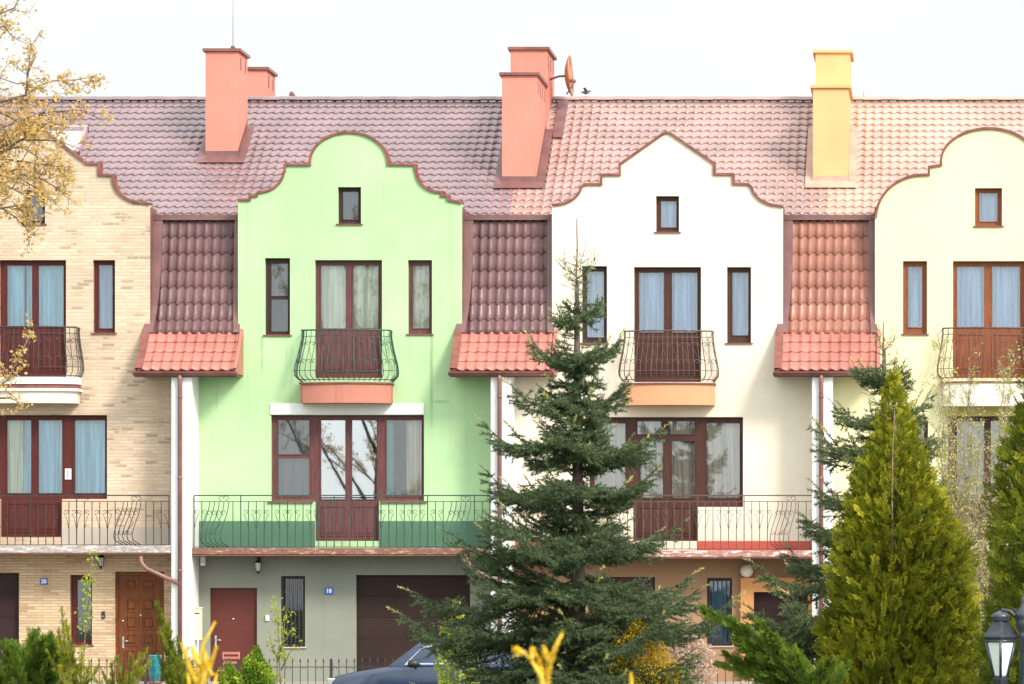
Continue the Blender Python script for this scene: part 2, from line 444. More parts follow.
# ------------------------------------------------------------------ metal tile sheets
def path_fn(path):
    pts = [Vector((0, y, z)) for y, z in path]
    seg = [(pts[i + 1] - pts[i]).length for i in range(len(pts) - 1)]
    tot = sum(seg)
    def f(s):
        s = min(max(s, 0), tot); i = 0
        while i < len(seg) - 1 and s > seg[i]: s -= seg[i]; i += 1
        t = (pts[i + 1] - pts[i]) / seg[i]
        nrm = Vector((0, -abs(t.z), abs(t.y)))
        if t.y > 0: nrm = Vector((0, t.z, t.y)); 
        nrm = Vector((0, -abs(t.z), abs(t.y)))
        return pts[i] + t * s, t, nrm
    return f, tot

def tile_sheet(name, mat, parent, x0, x1, path, col=.196, rows=None, rowlen=.33, amp=.020, step=.030, under=.035, scal=.035, x_ref=0.0):
    """path runs from the top edge DOWN to the eave; real waves and real overlapping steps"""
    f, tot = path_fn(path)
    nrow = rows or max(1, round(tot / rowlen)); rl = tot / nrow
    nx = max(4, int(round((x1 - x0) / col * 8)))
    X = np.linspace(x0, x1, nx + 1)
    ph = (X - x_ref) / col * 2 * math.pi
    # asymmetric pantile-like wave
    wave = np.cos(ph) + .28 * np.cos(2 * ph + .6)
    V = []; rowsv = []
    def line(s_off, h):
        r = []
        for k in range(nx + 1):
            p, t, n = f(s_off + (scal * (.5 + .5 * math.cos(ph[k])) if scal else 0) * 1.0)
            q = p + n * (h + amp * wave[k])
            r.append((X[k], q.y, q.z))
        return r
    B = MB()
    for i in range(nrow):
        a = i * rl - (under if i else 0)
        b = (i + 1) * rl
        l0 = line(a, 0.0); l1 = line(a + (b - a) * .5, step * .5); l2 = line(b - .012, step * .93); l3 = line(b, step * .62); l4 = line(b - .030, -.012)
        n = nx + 1
        fs = []
        for li in range(4):
            for k in range(nx): fs.append((li * n + k, li * n + k + 1, (li + 1) * n + k + 1, (li + 1) * n + k))
        B.add(l0 + l1 + l2 + l3 + l4, fs, True)
    o = B.build(name, mat, parent, recalc=False)
    o.data.polygons.foreach_set('use_smooth', [((i // nx) % 4) < 2 for i in range(len(o.data.polygons))])
    return o

def strip(B, x0, x1, path, h, th=.012, dx=0.0):
    """a sheet-metal strip following a roof path at height h above it; dx shifts the lower end sideways"""
    f, tot = path_fn(path)
    n = 10; top = []; bot = []
    for i in range(n + 1):
        p, t, nn = f(tot * i / n); o = dx * (i / n) ** 3
        for arr, hh in ((top, h + th), (bot, h)):
            q = p + nn * hh
            arr.append(((x0 + o, q.y, q.z), (x1 + o, q.y, q.z)))
    vs = []; 
    for i in range(n + 1): vs += [top[i][0], top[i][1], bot[i][1], bot[i][0]]
    fs = []
    for i in range(n):
        for k in range(4): fs.append((i * 4 + k, i * 4 + (k + 1) % 4, i * 4 + 4 + (k + 1) % 4, i * 4 + 4 + k))
    fs += [(0, 1, 2, 3), (n * 4 + 3, n * 4 + 2, n * 4 + 1, n * 4)]
    B.add(vs, fs)
    return B

# ------------------------------------------------------------------ windows and doors
def curtain_mesh(x0, x1, z0, z1, y, folds=9, amp=.03, seed=0):
    rnd = random.Random(seed); B = MB(); n = folds * 6
    ph = rnd.random() * 6; vs = []
    for i in range(n + 1):
        u = i / n; x = x0 + (x1 - x0) * u
        w = math.sin(u * folds * 6.28 + ph + math.sin(u * 11 + ph) * .9)
        vs.append((x, y + amp * w, z1)); vs.append((x + .012 * math.sin(u * 19 + ph), y + amp * 1.5 * math.sin(u * folds * 6.28 + ph + .5 * math.sin(u * 9)), z0))
    B.add(vs, [(2 * i, 2 * i + 2, 2 * i + 3, 2 * i + 1) for i in range(n)], True)
    return B

def window(root, rect, panes, frame_mat, curtains=(), glass='glass', y=.14, name='window', sill=True, panels=(), bars=(), sillmat=None, room=True, seed=0, outline=None):
    """rect, panes, panels, bars are (px0, px1, py_top, py_bottom) in facade pixels; outline = explicit px polygon"""
    c = lambda r: (fx(r[0]), fx(r[1]), fz(r[3]), fz(r[2]))
    x0, x1, z0, z1 = c(rect)
    B = MB()
    if outline: out = [(fx(a), fz(b)) for a, b in outline]
    else: out = [(x0, z0), (x1, z0), (x1, z1), (x0, z1)]
    B.plate(out, [c(p) for p in panes], y, y + .07)
    for p in panels:      # raised-and-fielded solid panel with a moulding round it
        a, b, d, e = c(p); w = .022
        B.box(a, b, y - .014, y - .001, e - w, e); B.box(a, b, y - .014, y - .001, d, d + w)
        B.box(a, a + w, y - .014, y - .001, d + w, e - w); B.box(b - w, b, y - .014, y - .001, d + w, e - w)
        B.bbox(a + .06, b - .06, y - .012, y - .001, d + .06, e - .06, .01)
    for p in panes:       # sash profile: a step round each pane
        a, b, d, e = c(p); w = .016
        B.box(a - .012, b + .012, y - .016, y - .001, e, e + w); B.box(a - .012, b + .012, y - .016, y - .001, d - w, d)
        B.box(a - w, a, y - .016, y - .001, d, e); B.box(b, b + w, y - .016, y - .001, d, e)
    for p in bars:
        a, b, d, e = c(p); B.box(a, b, y - .005, y + .05, d, e)
    fr = B.build(name, MAT[frame_mat], root)
    for i, p in enumerate(panes):
        a, b, d, e = c(p)
        g = glass[i] if isinstance(glass, (list, tuple)) else glass
        G = MB(); rr = random.Random(seed * 17 + i); t1, t2 = rr.uniform(-.004, .004), rr.uniform(-.004, .004)
        G.add([(a, y + .032 + t1, d), (b, y + .032 + t2, d), (b, y + .032 - t1, e), (a, y + .032 - t2, e)], [(0, 1, 2, 3)])
        G.build('pane', MAT[g], fr, recalc=False)
    for i, (p, m, folds) in enumerate(curtains):
        a, b, d, e = c(p)
        curtain_mesh(a, b, d, e, y + .16, folds, .006 if folds <= 1 else .026, seed * 31 + i).build('curtain', MAT[m], fr, recalc=False)
    if sill:
        S = MB(); S.box(x0 - .04, x1 + .04, -.04, .10, z0 - .024, z0 + .003)
        S.build('sill', MAT[sillmat or 'coping'], fr)
    return fr

def pdoor(root, rect, mat, y=.10, panels=(), name='door', handle=None, frame=None, lock=None):
    x0, x1, z0, z1 = fx(rect[0]), fx(rect[1]), rect[3], fz(rect[2])
    B = MB(); B.bbox(x0, x1, y, y + .06, z0, z1, .006)
    for a, b, t, u in panels:
        a, b, e, d = fx(a), fx(b), fz(t), (fz(u) if u > 0 else z0 + .15)
        w = .028
        B.box(a, b, y - .018, y - .001, e - w, e); B.box(a, b, y - .018, y - .001, d, d + w)
        B.box(a, a + w, y - .018, y - .001, d + w, e - w); B.box(b - w, b, y - .018, y - .001, d + w, e - w)
        B.bbox(a + .055, b - .055, y - .024, y - .001, d + .055, e - .055, .022)
    dr = B.build(name, MAT[mat], root)
    if frame:
        Fm = MB(); w = .07
        Fm.box(x0 - w, x0 - .002, y - .02, y + .08, z0, z1 + w); Fm.box(x1 + .002, x1 + w, y - .02, y + .08, z0, z1 + w); Fm.box(x0 - .002, x1 + .002, y - .02, y + .08, z1 + .002, z1 + w)
        Fm.build('door_frame', MAT[frame], dr)
    if handle:
        hx, hz = fx(handle[0]), fz(handle[1]); s = handle[2]
        H = MB(); H.bbox(hx - .022, hx + .022, y - .012, y - .001, hz - .16, hz + .10, .004)
        H.tube([(hx, y - .01, hz), (hx, y - .055, hz), (hx + .06 * s, y - .06, hz), (hx + .13 * s, y - .058, hz - .005)], .011, 8)
        H.build('handle', MAT['metal'], dr)
    if lock:
        L = MB()
        for lx, lz in lock: L.tube([(fx(lx), y - .025, fz(lz)), (fx(lx), y - .001, fz(lz))], .026, 12)
        L.build('lock', MAT['metal'], dr)
    return dr

def garage(root, rect, mat, y=.14, ribs=5, name='garage_door'):
    x0, x1, z0, z1 = fx(rect[0]), fx(rect[1]), rect[3], fz(rect[2])
    B = MB(); h = (z1 - z0) / ribs
    for i in range(ribs):
        B.bbox(x0, x1, y + (i % 2) * .0, y + .05, z0 + i * h + .0015, z0 + (i + 1) * h - .0015, .004)
    B.box(x0, x1, y + .03, y + .055, z0, z1)
    g = B.build(name, MAT[mat], root)
    H = MB(); cx = (x0 + x1) / 2
    H.tube([(cx - .09, y - .004, z0 + 1.0), (cx - .09, y - .05, z0 + 1.0), (cx + .09, y - .05, z0 + 1.0), (cx + .09, y - .004, z0 + 1.0)], .012, 8)
    H.build('handle', MAT['blackplastic'], g)
    return g

# ------------------------------------------------------------------ ironwork
def curl(B, cx, y, cz, r, start, sweep, rad=.008, n=12, shrink=.45):
    pts = []
    for i in range(n + 1):
        t = i / n; a = start + sweep * t; rr = r * (1 - shrink * t)
        pts.append((cx + rr * math.cos(a), y, cz + rr * math.sin(a)))
    B.tube(pts, rad, 4, cap=False)

def long_railing(root, px0, px1, mat, deco=(), pt=495.5, pm=501.5, pb=547, py_post=549.5, y=-.86, end=True):
    B = MB(); z = lambda p: fz(p, y)
    x0, x1 = fx(px0, y), fx(px1, y)
    B.box(x0, x1, y - .020, y + .020, z(pt) - .012, z(pt) + .014)
    B.tube([(x0, y, z(pm)), (x1, y, z(pm))], .011, 4); B.tube([(x0, y, z(pb)), (x1, y, z(pb))], .012, 4)
    n = max(2, round((px1 - px0) / 7.7)); st = (x1 - x0) / n
    dz = [(fx(a, y), fx(b, y)) for a, b in deco]
    for i in range(n + 1):
        x = x0 + i * st
        if any(a < x < b for a, b in dz): continue
        post = i % 6 == 0 or i == n
        B.tube([(x, y, z(pt) if post else z(pm)), (x, y, z(py_post) if post else z(pb))], .015 if post else .0120, 4)
        if i < n and i % 2 == 0 and not any(a < x + st < b for a, b in dz):
            zc = z(512)
            for q in (0, 1):
                xa = x + q * st; sg = 1 if (i // 2) % 2 == 0 else -1; xo = xa if sg > 0 else xa + st
                curl(B, xo + sg * st * .30, y, zc, st * .28, 0.2 if sg > 0 else math.pi - .2, 5.4 * sg)
                B.tube([(xo + sg * st * .62, y, zc - st * .15), (xo + sg * st * .30, y, z(519)), (xo + sg * st * .03, y, z(529))], .0075, 4, cap=False)
    for a, b in dz:
        w = b - a; s = w / 5
        for k in range(5):
            xa = a + s * (k + .75); pts = []
            for q in range(11):
                t = q / 10; zz = z(pm) + (z(pb) - z(pm)) * t
                bow = math.sin(min(1, t / .85) * math.pi / 2) ** 2 if t < .85 else math.cos((t - .85) / .15 * math.pi / 2)
                pts.append((xa - .17 * bow * (1 if k < 4 else .9), y - .22 * bow, zz))
            B.tube(pts, .011, 4, cap=False)
        for k in range(4):
            xa = a + s * (k + 1.0)
            curl(B, xa - .04, y - .05, z(513), .055, 0, 5.4); curl(B, xa - .13, y - .19, z(533), .05, 2, 5.2)
        curl(B, a + w * .62, y, z(498.5), .06, 0, 5.5); curl(B, a + w * .85, y, z(498.5), .06, math.pi, -5.5)
        B.tube([(a + s * 2.1, y - .08, z(514)), (a + s * 3.2, y - .10, z(523)), (a + s * 1.4, y - .2, z(534))], .009, 4, cap=False)
    return B.build('railing', MAT[mat], root)

def juliet(root, cpx, ptop, pbot, hw_top, hw_belly, py_fascia, mat, fascia_mat, slab_hw, pb_door=None, bands=None, d1=.42, bulge=.22):
    """bowed balcony with belly-shaped pickets: thing part with railing; the slab follows the same bowed plan"""
    cx = fx(cpx, -.5)
    def plan(u, w, o):
        # u in 0..1 along side - front arc - side
        ls = d1; lf = 2 * w * 1.04; tot = 2 * ls + lf; s = u * tot
        if s < ls: return (cx - w - o, -s - o * (s / ls))
        if s > ls + lf: q = tot - s; return (cx + w + o, -q - o * (q / ls))
        t = (s - ls) / lf * 2 - 1
        return (cx + t * (w + o), -d1 - o - bulge * (1 - t * t))
    zt, zb = fz(ptop, -.5), fz(pbot, -.5); wt = hw_top / 46.0; ob = (hw_belly - hw_top) / 46.0
    prof = [(0, 0), (.12, .01), (.3, .22), (.5, .55), (.68, .88), (.80, 1.0), (.89, .92), (.95, .55), (1.0, .10)]
    B = MB()
    for zz, o, r in ((zt, 0, .018), (zt - .135, .0, .010), (zb + .03, .05, .012), (zt - (zt - zb) * .80, ob, .009)):
        B.tube([(*plan(i / 40, wt, o), zz) for i in range(41)], r, 5 if r > .015 else 4)
    n = 26
    for i in range(n + 1):
        u = i / n
        big = i % 5 == 0
        pts = []
        for t, o in prof:
            x, y = plan(u, wt, ob * o); pts.append((x, y, zt + (zb - zt) * t))
        B.tube(pts, .013 if big else .009, 4, cap=False)
        if i < n:
            for t, rr in ((.27, .045), (.62, .035)):
                o = ob * (.18 if t < .4 else .75)
                a = Vector((*plan(u, wt, o), 0)); b = Vector((*plan(u + 1 / n, wt, o), 0)); zc = zt + (zb - zt) * t
                e = (b - a); pts = []
                sg = 1 if i % 2 else -1
                for q in range(11):
                    g = q / 10 * 5.0; r2 = (1 - .45 * q / 10) * .46
                    p = a + e * (.5 + sg * r2 * math.cos(g) * .95); pts.append((p.x, p.y, zc + r2 * e.length * math.sin(g)))
                B.tube(pts, .0065, 4, cap=False)
            if i % 2 == 0:
                a = plan(u, wt, ob * .3); b = plan(u + 1 / n, wt, ob * .75)
                B.tube([(*a, zt + (zb - zt) * .33), (*b, zt + (zb - zt) * .6)], .006, 4, cap=False)
    # slab
    ws = slab_hw / 46.0
    def slab(z0, z1, off, m, nm, parent):
        S = MB(); N = 30
        ring = [plan(i / N, ws, off) for i in range(N + 1)]
        ring[0] = (ring[0][0], .01); ring[-1] = (ring[-1][0], .01)
        vs = [(x, y, z0) for x, y in ring] + [(x, y, z1) for x, y in ring]; k = N + 1
        fs = [(i, i + 1, k + i + 1, k + i) for i in range(N)] + [tuple(range(k)), tuple(range(2 * k - 1, k - 1, -1)), (0, k, 2 * k - 1, k - 1)]
        return S.add(vs, fs).build(nm, MAT[m], parent)
    if bands:
        sl = None
        for a, b, off, m in bands:
            o = slab(fz(b, -.5), fz(a, -.5), off, m, 'balcony_slab' if sl is None else 'cornice_band', sl or root)
            sl = sl or o
    else:
        sl = slab(fz(py_fascia[1], -.5), fz(py_fascia[0], -.5), 0, fascia_mat, 'balcony_slab', root)
        slab(fz(py_fascia[0], -.5) + .001, fz(py_fascia[0], -.5) + .035, .03, 'coping', 'slab_edge', sl)
    B.build('balcony_railing', MAT[mat], root)

# ------------------------------------------------------------------ the terrace of four houses
EY, EZ0 = .60, None
Y_E, PY_E = .60, 218.0
Z_E = fz(PY_E, Y_E)
Y_R = 5.8; Z_R = fz(100.5, Y_R)
TANP = (Z_R - Z_E) / (Y_R - Y_E)
def roof_z(y): return Z_E + (y - Y_E) * TANP
def roof_y_at_py(py):
    # depth where the main roof plane projects to py
    lo, hi = Y_E, Y_R
    for _ in range(50):
        m = (lo + hi) / 2
        if (VY - py) > (roof_z(m) - EZ) * F / (D + m): lo = m
        else: hi = m
    return lo
PARTY = [-129, 189, 506, 825, 1143]
GAPS = [(-168, -81), (150, 238), (462, 552), (783, 875), (1101, 1193)]
MPATH = [(.55, fz(219, .55)), (.40, fz(262, .40)), (.28, fz(295, .28)), (.14, fz(319, .14)), (.00, fz(334, .0))]
EPATH = [(.04, fz(331.5, .04)), (-.35, fz(348, -.35)), (-1.0, fz(370.5, -1.0))]

def arc(cx, cy, rx, ry, a0, a1, n=10):
    return [(cx + rx * math.cos(R(a0 + (a1 - a0) * i / n)), cy - ry * math.sin(R(a0 + (a1 - a0) * i / n))) for i in range(n + 1)]

PROF_SCROLL = (  # green house, offsets from its axis
    [(-111, 201), (-98, 201), (-98, 197), (-91, 197), (-91, 193.5)] + arc(-91, 171, 27, 22.5, 270, 355, 8) + [(-63, 172), (-63, 166), (-38, 166)]
    + arc(0, 163, 38, 29.5, 175, 5, 20) + [(38, 166), (65, 166), (65, 171)] + arc(92, 171, 26, 22.5, 185, 270, 8) + [(91, 197), (98, 197), (98, 201), (113, 204)])
PROF_STEP = ([(-113, 206)] + arc(-113, 184, 29, 22, 272, 350, 8) + [(-82, 185.5), (-64.5, 185.5), (-64.5, 176), (-46, 176), (-46, 165), (-3, 134.5), (0, 133.5), (3, 134.5),
    (46, 164), (46, 175.5), (65, 175.5), (65, 185), (81, 185.5)] + arc(113, 184, 30, 23, 190, 268, 8) + [(115, 208)])
PROF_CONVEX = ([(-114, 219)] + arc(-66, 219, 46, 43, 178, 95, 10) + [(-59, 176), (-59, 168), (-46.5, 166)] + arc(0, 162, 47, 32.5, 178, 2, 22)
    + [(46.5, 166), (59, 168), (59, 176)] + arc(66, 219, 46, 43, 85, 2, 10) + [(114, 219)])
PROF_BRICK = ([(-115, 206)] + arc(-113, 180, 30, 24, 272, 350, 8) + [(-83, 176), (-69, 176), (-69, 165), (-58, 165), (-3, 123), (0, 122), (3, 123), (58, 165), (69, 165), (69, 176), (83, 176.5)]
    + arc(115, 179, 32, 25, 185, 268, 8) + [(121, 205)])

def chimney_part(root, px0, px1, py_top, y0, y1, mat, name='chimney', z_base=None, cap='gutter', capo=.06, slots=True, flash=True, zpx=None):
    x0, x1 = fx(px0, y0), fx(px1, y0); zt = fz(py_top, y0)
    zb = (roof_z(y0) - .1) if z_base is None else z_base
    B = MB(); B.box(x0, x1, y0, y1, zb, zt - .07)
    ch = B.build(name, MAT[mat], root)
    C = MB(); C.box(x0 - capo, x1 + capo, y0 - capo, y1 + capo, zt - .065, zt)
    C.build('chimney_cap', MAT[cap], ch)
    if slots:
        S = MB(); L = y1 - y0; n = max(1, int(L / .55))
        for i in range(n):
            yc = y0 + L * (i + .5) / n
            S.box(x1 - .02, x1 + .004, yc - .09, yc + .09, zt - .45, zt - .17)
        S.build('vent_slot', MAT['coping'], ch)
    if flash:
        Fm = MB(); w = .17
        zf = roof_z(y0)
        Fm.box(x0 - .012, x1 + .012, y0 - .012, y0 + .05, zf - .1, zf + .16)          # apron upstand
        Fm.add([(x0 - w, y0 - .30, roof_z(y0 - .30) + .055), (x1 + w, y0 - .30, roof_z(y0 - .30) + .055), (x1 + w, y0, zf + .06), (x0 - w, y0, zf + .06)], [(0, 1, 2, 3)])
        yb = min(y1, Y_R - .1)
        for sx, xe in ((-1, x0), (1, x1)):
            a, b = xe, xe + sx * w
            Fm.add([(a, y0 - .02, roof_z(y0 - .02) + .065), (b, y0 - .02, roof_z(y0 - .02) + .065), (b, yb, roof_z(yb) + .065), (a, yb, roof_z(yb) + .065),
                    (a + sx * .003, y0 - .02, roof_z(y0) + .2), (a + sx * .003, yb, roof_z(yb) + .2)], [(0, 1, 2, 3), (0, 3, 5, 4)])
        Fm.build('flashing', MAT['flash_warm' if mat == 'apricot' else 'flash'], ch)
    return ch

def dormer_strip(root, gi, mans, roofm, left=True):
    a, b = GAPS[gi]; x0, x1 = fx(a) + .0, fx(b)
    tile_sheet('mansard_roof', MAT[mans], root, x0 + .02, x1 - .02, MPATH, col=.188, rowlen=.35, amp=.013, step=.026, under=.05, scal=.075, x_ref=x0)
    for a0, a1, dx in ((x0 - .02, x0 + .20, -.13), (x1 - .14, x1, .05)):
        Fl = MB(); strip(Fl, a0, a1, MPATH, .075, dx=dx); Fl.build('roof_flashing', MAT['flash'], root)
    Fl = MB(); Fl.box(x0, x1, .44, .60, fz(219, .55) - .03, fz(216.5, .55) + .03); Fl.build('roof_flashing', MAT['flash'], root)
    for xa in (x0 - .14, x1 - .011):      # sheet-metal cladding on the gable returns
        Fl = MB(); Fl.box(xa, xa + .152, .03, 1.25, fz(352), fz(207)); Fl.build('gable_cheek', MAT['flash'], root)
    # the flared brick-red eave, oversailing both neighbouring walls
    e0, e1 = fx(a) - .16, fx(b) + .12
    tile_sheet('eave_roof', MAT['eave'], root, e0 + .05, e1 - .04, EPATH, col=.215, rows=4, amp=.022, step=.030, under=.035, scal=.045, x_ref=x0)
    for xe, wd in ((e0, .17), (e1 - .03, -.04)):
        V = MB(); strip(V, xe if wd > 0 else e1 - .07, xe + wd if wd > 0 else e1, EPATH, .06)   # barge boards closing the ends
        f, t = path_fn(EPATH)
        A = [f(t * i / 6)[0] for i in range(7)]
        vs = []
        for p in A: vs += [(xe, p.y, p.z + .06), (xe + .03, p.y, p.z + .06), (xe + .03, p.y, fz(373.5, -1.0)), (xe, p.y, fz(373.5, -1.0))]
        fs = []
        for i in range(6):
            for k in range(4): fs.append((i * 4 + k, i * 4 + (k + 1) % 4, i * 4 + 4 + (k + 1) % 4, i * 4 + 4 + k))
        fs += [(0, 1, 2, 3), (27, 26, 25, 24)]
        V.add(vs, fs); V.build('verge_flashing', MAT['eave' if wd < 0 else 'coping'], root)
    S = MB(); S.box(e0 + .04, e1 - .04, -.98, -.002, fz(374, -1) - .02, fz(374, -1) + .005); S.build('soffit', MAT['soffit'], root)
    G = MB(); zg = fz(372.3, -1.05); pr = []
    ring = [(-1.06 + .075 * math.cos(R(t)), zg + .075 * math.sin(R(t))) for t in range(180, 361, 20)]
    vs = [(x, y, z) for x in (e0 - .02, e1 + .02) for y, z in ring]; n = len(ring)
    G.add(vs, [(i, i + 1, n + i + 1, n + i) for i in range(n - 1)] + [tuple(range(n)), tuple(range(2 * n - 1, n - 1, -1))], True)
    G.box(e0 - .02, e1 + .02, -1.145, -1.125, zg - .01, zg + .016); G.box(e0, e1, -.995, -.97, zg - .10, zg + .02)
    G.build('gutter', MAT['gutter'], root)

def party_wall(root, pi, pipe_top=377, drain=None):
    px = PARTY[pi] + (-7.5 + (PARTY[pi] - 189) * .0075)     # its front face stands .95 m forward
    x0, x1 = fx(px - 10.3, -.95), fx(px + 10.3, -.95)
    B = MB(); B.bbox(x0, x1, -.95, -.002, STREET + .1, fz(374, -1) - .022, .012)
    B.build('party_wall', MAT['pilaster'], root)
    xm = (x0 + x1) / 2 - .02
    Pm = MB(); zt = fz(373.5, -1)
    Pm.tube([(xm, -1.06, zt), (xm, -1.04, zt - .15), (xm, -1.02, zt - .25), (xm, -1.02, STREET + .2)], .050, 10)
    for z in (zt - .5, 4.2, 2.2, .6): Pm.tube([(xm, -1.02, z - .025), (xm, -1.02, z + .025)], .057, 10)
    if drain:
        dx0, dz0, dz1 = drain
        xa = fx(dx0, -.95)
        Pm.tube([(xa, -.95, fz(dz0, -.95)), (xa, -.96, fz(dz0 + 5, -.95)), (xa + .05, -.98, fz(dz0 + 9, -.95)), (xa + .14, -1.0, fz(dz0 + 13, -.95)), (xm, -1.02, fz(dz1, -.95))], .048, 8)
    Pm.build('downpipe', MAT['pipe'], root)

def house(name, label, hi, cfg):
    pL, pR = PARTY[hi], PARTY[hi + 1]; gL, gR = GAPS[hi][1], GAPS[hi + 1][0]; cx = cfg['cx']
    root = thing(name, (fx(cx), 0, YARD), label, 'house', 'terraced houses in the row')
    xL, xR = fx(pL) + .004, fx(pR) - .004
    prof = [(cx + a, b) for a, b in cfg['prof']]
    prof[0] = (gL, prof[0][1]); prof[-1] = (gR, prof[-1][1])
    zs = fz(552)
    Z = lambda q: (fx(q[0]), fx(q[1]), fz(q[3]), fz(q[2]))
    # upper wall, one plate with its openings
    outer = [(xL, zs), (xR, zs), (xR, fz(352)), (fx(gR), fz(352))] + [(fx(a), fz(b)) for a, b in reversed(prof)] + [(fx(gL), fz(352)), (xL, fz(352))]
    holes = [Z(q) if not isinstance(q[0], tuple) else [(fx(a), fz(b)) for a, b in q] for q in cfg['holes']]
    W = MB()
    W.plate(outer, holes, 0, .26, back=False)
    # returns of the gable beside the recessed roof strips
    W.build('wall', MAT[cfg['wall']], root)
    # ground floor wall
    Gm = MB(); gholes = [(fx(a), fx(b), YARD - .05 if d is None else fz(d), fz(c)) for a, b, c, d in cfg['gholes']]
    lo = YARD - .3
    gh2 = [(a, b, max(c, lo + .06), d) for a, b, c, d in gholes]
    Gm.plate([(xL, lo), (xR, lo), (xR, zs - .003), (xL, zs - .003)], gh2, 0, .24)
    Gm.build('ground_floor_wall', MAT[cfg['gwall']], root)
    # shell behind
    Bk = MB(); Bk.box(xL, xL + .12, 1.3, 11, lo, Z_E - .1); Bk.box(xR - .12, xR, 1.3, 11, lo, Z_E - .1); Bk.box(xL, xL + .12, .3, 1.299, lo, fz(352)); Bk.box(xR - .12, xR, .3, 1.299, lo, fz(352)); Bk.box(xL + .125, xR - .125, 10.85, 11, lo, Z_E - .2)
    Bk.box(xL + .125, xR - .125, .3, 10.84, zs - .2, zs - .02); Bk.box(xL + .125, xR - .125, .3, 10.84, fz(378), fz(373)); Bk.box(xL + .125, xR - .125, .3, 10.84, lo, lo + .1)
    Bk.box(xL + .125, xR - .125, 3.4, 3.5, lo + .11, Z_E - .1)
    Bk.build('rear_wall', MAT['soffit'], root)
    # plinth band on the balcony
    if cfg.get('plinth'):
        pl, t, b, cuts = cfg['plinth']
        xs = sorted([xL] + [fx(c) for c in cuts] + [xR])
        for i in range(0, len(xs) - 1, 2):
            Pm = MB(); Pm.box(xs[i], xs[i + 1], -.012, -.001, fz(b), fz(t)); Pm.build('plinth_band', MAT[pl], root)
    for nm, m, q, dpt in cfg.get('bands', ()):
        Bm = MB(); a, b, c, d = Z(q); Bm.bbox(a, b, -dpt, -.001, c, d, .008); Bm.build(nm, MAT[m], root)
    # coping along the gable profile
    pts = [Vector((fx(a), fz(b))) for a, b in prof]
    n = len(pts); up = []
    for i in range(n):
        t0 = (pts[i] - pts[max(0, i - 1)]); t1 = (pts[min(n - 1, i + 1)] - pts[i])
        n0 = Vector((-t0.y, t0.x)).normalized() if t0.length > 1e-6 else None; n1 = Vector((-t1.y, t1.x)).normalized() if t1.length > 1e-6 else None
        nn = (n0 or n1) + (n1 or n0)
        if nn.length < 1e-3: nn = n1
        nn.normalize(); k = 1 / max(.5, nn.dot(n0 or n1))
        up.append(pts[i] + nn * .052 * k)
    Cm = MB(); vs = []
    for i in range(n):
        for (p, y) in ((pts[i], -.05), (up[i], -.05), (up[i], .34), (pts[i], .34)): vs.append((p.x, y, p.y + (.003 if p is pts[i] else 0)))
    fs = []
    for i in range(n - 1):
        for k in range(4): fs.append((i * 4 + k, i * 4 + (k + 1) % 4, i * 4 + 4 + (k + 1) % 4, i * 4 + 4 + k))
    fs += [(0, 1, 2, 3), (n * 4 - 1, n * 4 - 2, n * 4 - 3, n * 4 - 4)]
    Cm.add(vs, fs).build('gable_coping', MAT[cfg.get('coping', 'coping')], root)
    # parapet back and little cross roof behind the gable
    Pb = MB(); zsh = fz(222); zap = min(fz(b) for a, b in prof if abs(a - cx) < 6) - .32
    g0, g1, gc = fx(gL) + .1, fx(gR) - .1, fx(cx)
    ya = .6 + (zap - Z_E) / TANP + .1
    Pb.add([(g0, .262, zsh), (g1, .262, zsh), (gc, .262, zap), (gc, ya, zap), (g0, .7, zsh), (g1, .7, zsh)], [(0, 2, 3, 4), (2, 1, 5, 3)])
    Pb.build('gable_roof', MAT[cfg['roof']], root)
    # main roof
    tile_sheet('main_roof', MAT[cfg['roof']], root, xL - .003, xR + .003, [(Y_R, Z_R), (Y_E - .06, roof_z(Y_E - .06))], col=.196, rows=19, amp=.0105, step=.030, under=.065, scal=.115, x_ref=0)
    Br = MB(); Br.add([(xL, Y_R + .02, Z_R - .02), (xR, Y_R + .02, Z_R - .02), (xR, 11.3, Z_R - (11.3 - Y_R) * TANP), (xL, 11.3, Z_R - (11.3 - Y_R) * TANP)], [(0, 1, 2, 3)])
    Br.build('rear_roof', MAT[cfg['roof']], root)
    Rc = MB(); rp = [(xL, Y_R, Z_R + .045), (xR, Y_R, Z_R + .045)]
    N = 18
    for i in range(N):
        a, b = xL + (xR - xL) * i / N, xL + (xR - xL) * (i + 1) / N
        ring = [(Y_R + .13 * math.cos(R(t)), Z_R + .0 + .095 * math.sin(R(t))) for t in range(0, 181, 22)]
        k = len(ring); e = .006 if i % 2 else 0
        vs = [(x, y, z + e) for x in (a, b) for y, z in ring]
        Rc.add(vs, [(j, j + 1, k + j + 1, k + j) for j in range(k - 1)], True)
    Rc.build('ridge_cap', MAT[cfg['ridge']], root)
    dormer_strip(root, hi + 1, cfg['mansard'], cfg['roof'])
    party_wall(root, hi + 1, drain=cfg.get('drain'))
    if hi == 0:
        dormer_strip(root, 0, cfg['mansard'], cfg['roof']); party_wall(root, 0)
    # first-floor balcony slab
    s0, s1 = fx(pL) + .22, fx(pR) - .24
    zt, zb = fz(cfg['slab'][0], -.9), fz(cfg['slab'][1], -.9)
    Sm = MB(); Sm.box(s0, s1, -.90, -.002, zb + .012, zt); sl = Sm.build('balcony_floor', MAT['soffit'], root)
    Em = MB(); Em.bbox(s0 + .001, s1 - .001, -.945, -.902, zb + .02, zt + .012, .01); Em.build('slab_edge', MAT[cfg['slab'][2]], sl)
    Dm = MB(); Dm.bbox(s0 + .001, s1 - .001, -.955, -.03, zb - .012, zb + .010, .004); Dm.build('drip_sheet', MAT['gutter'], sl)
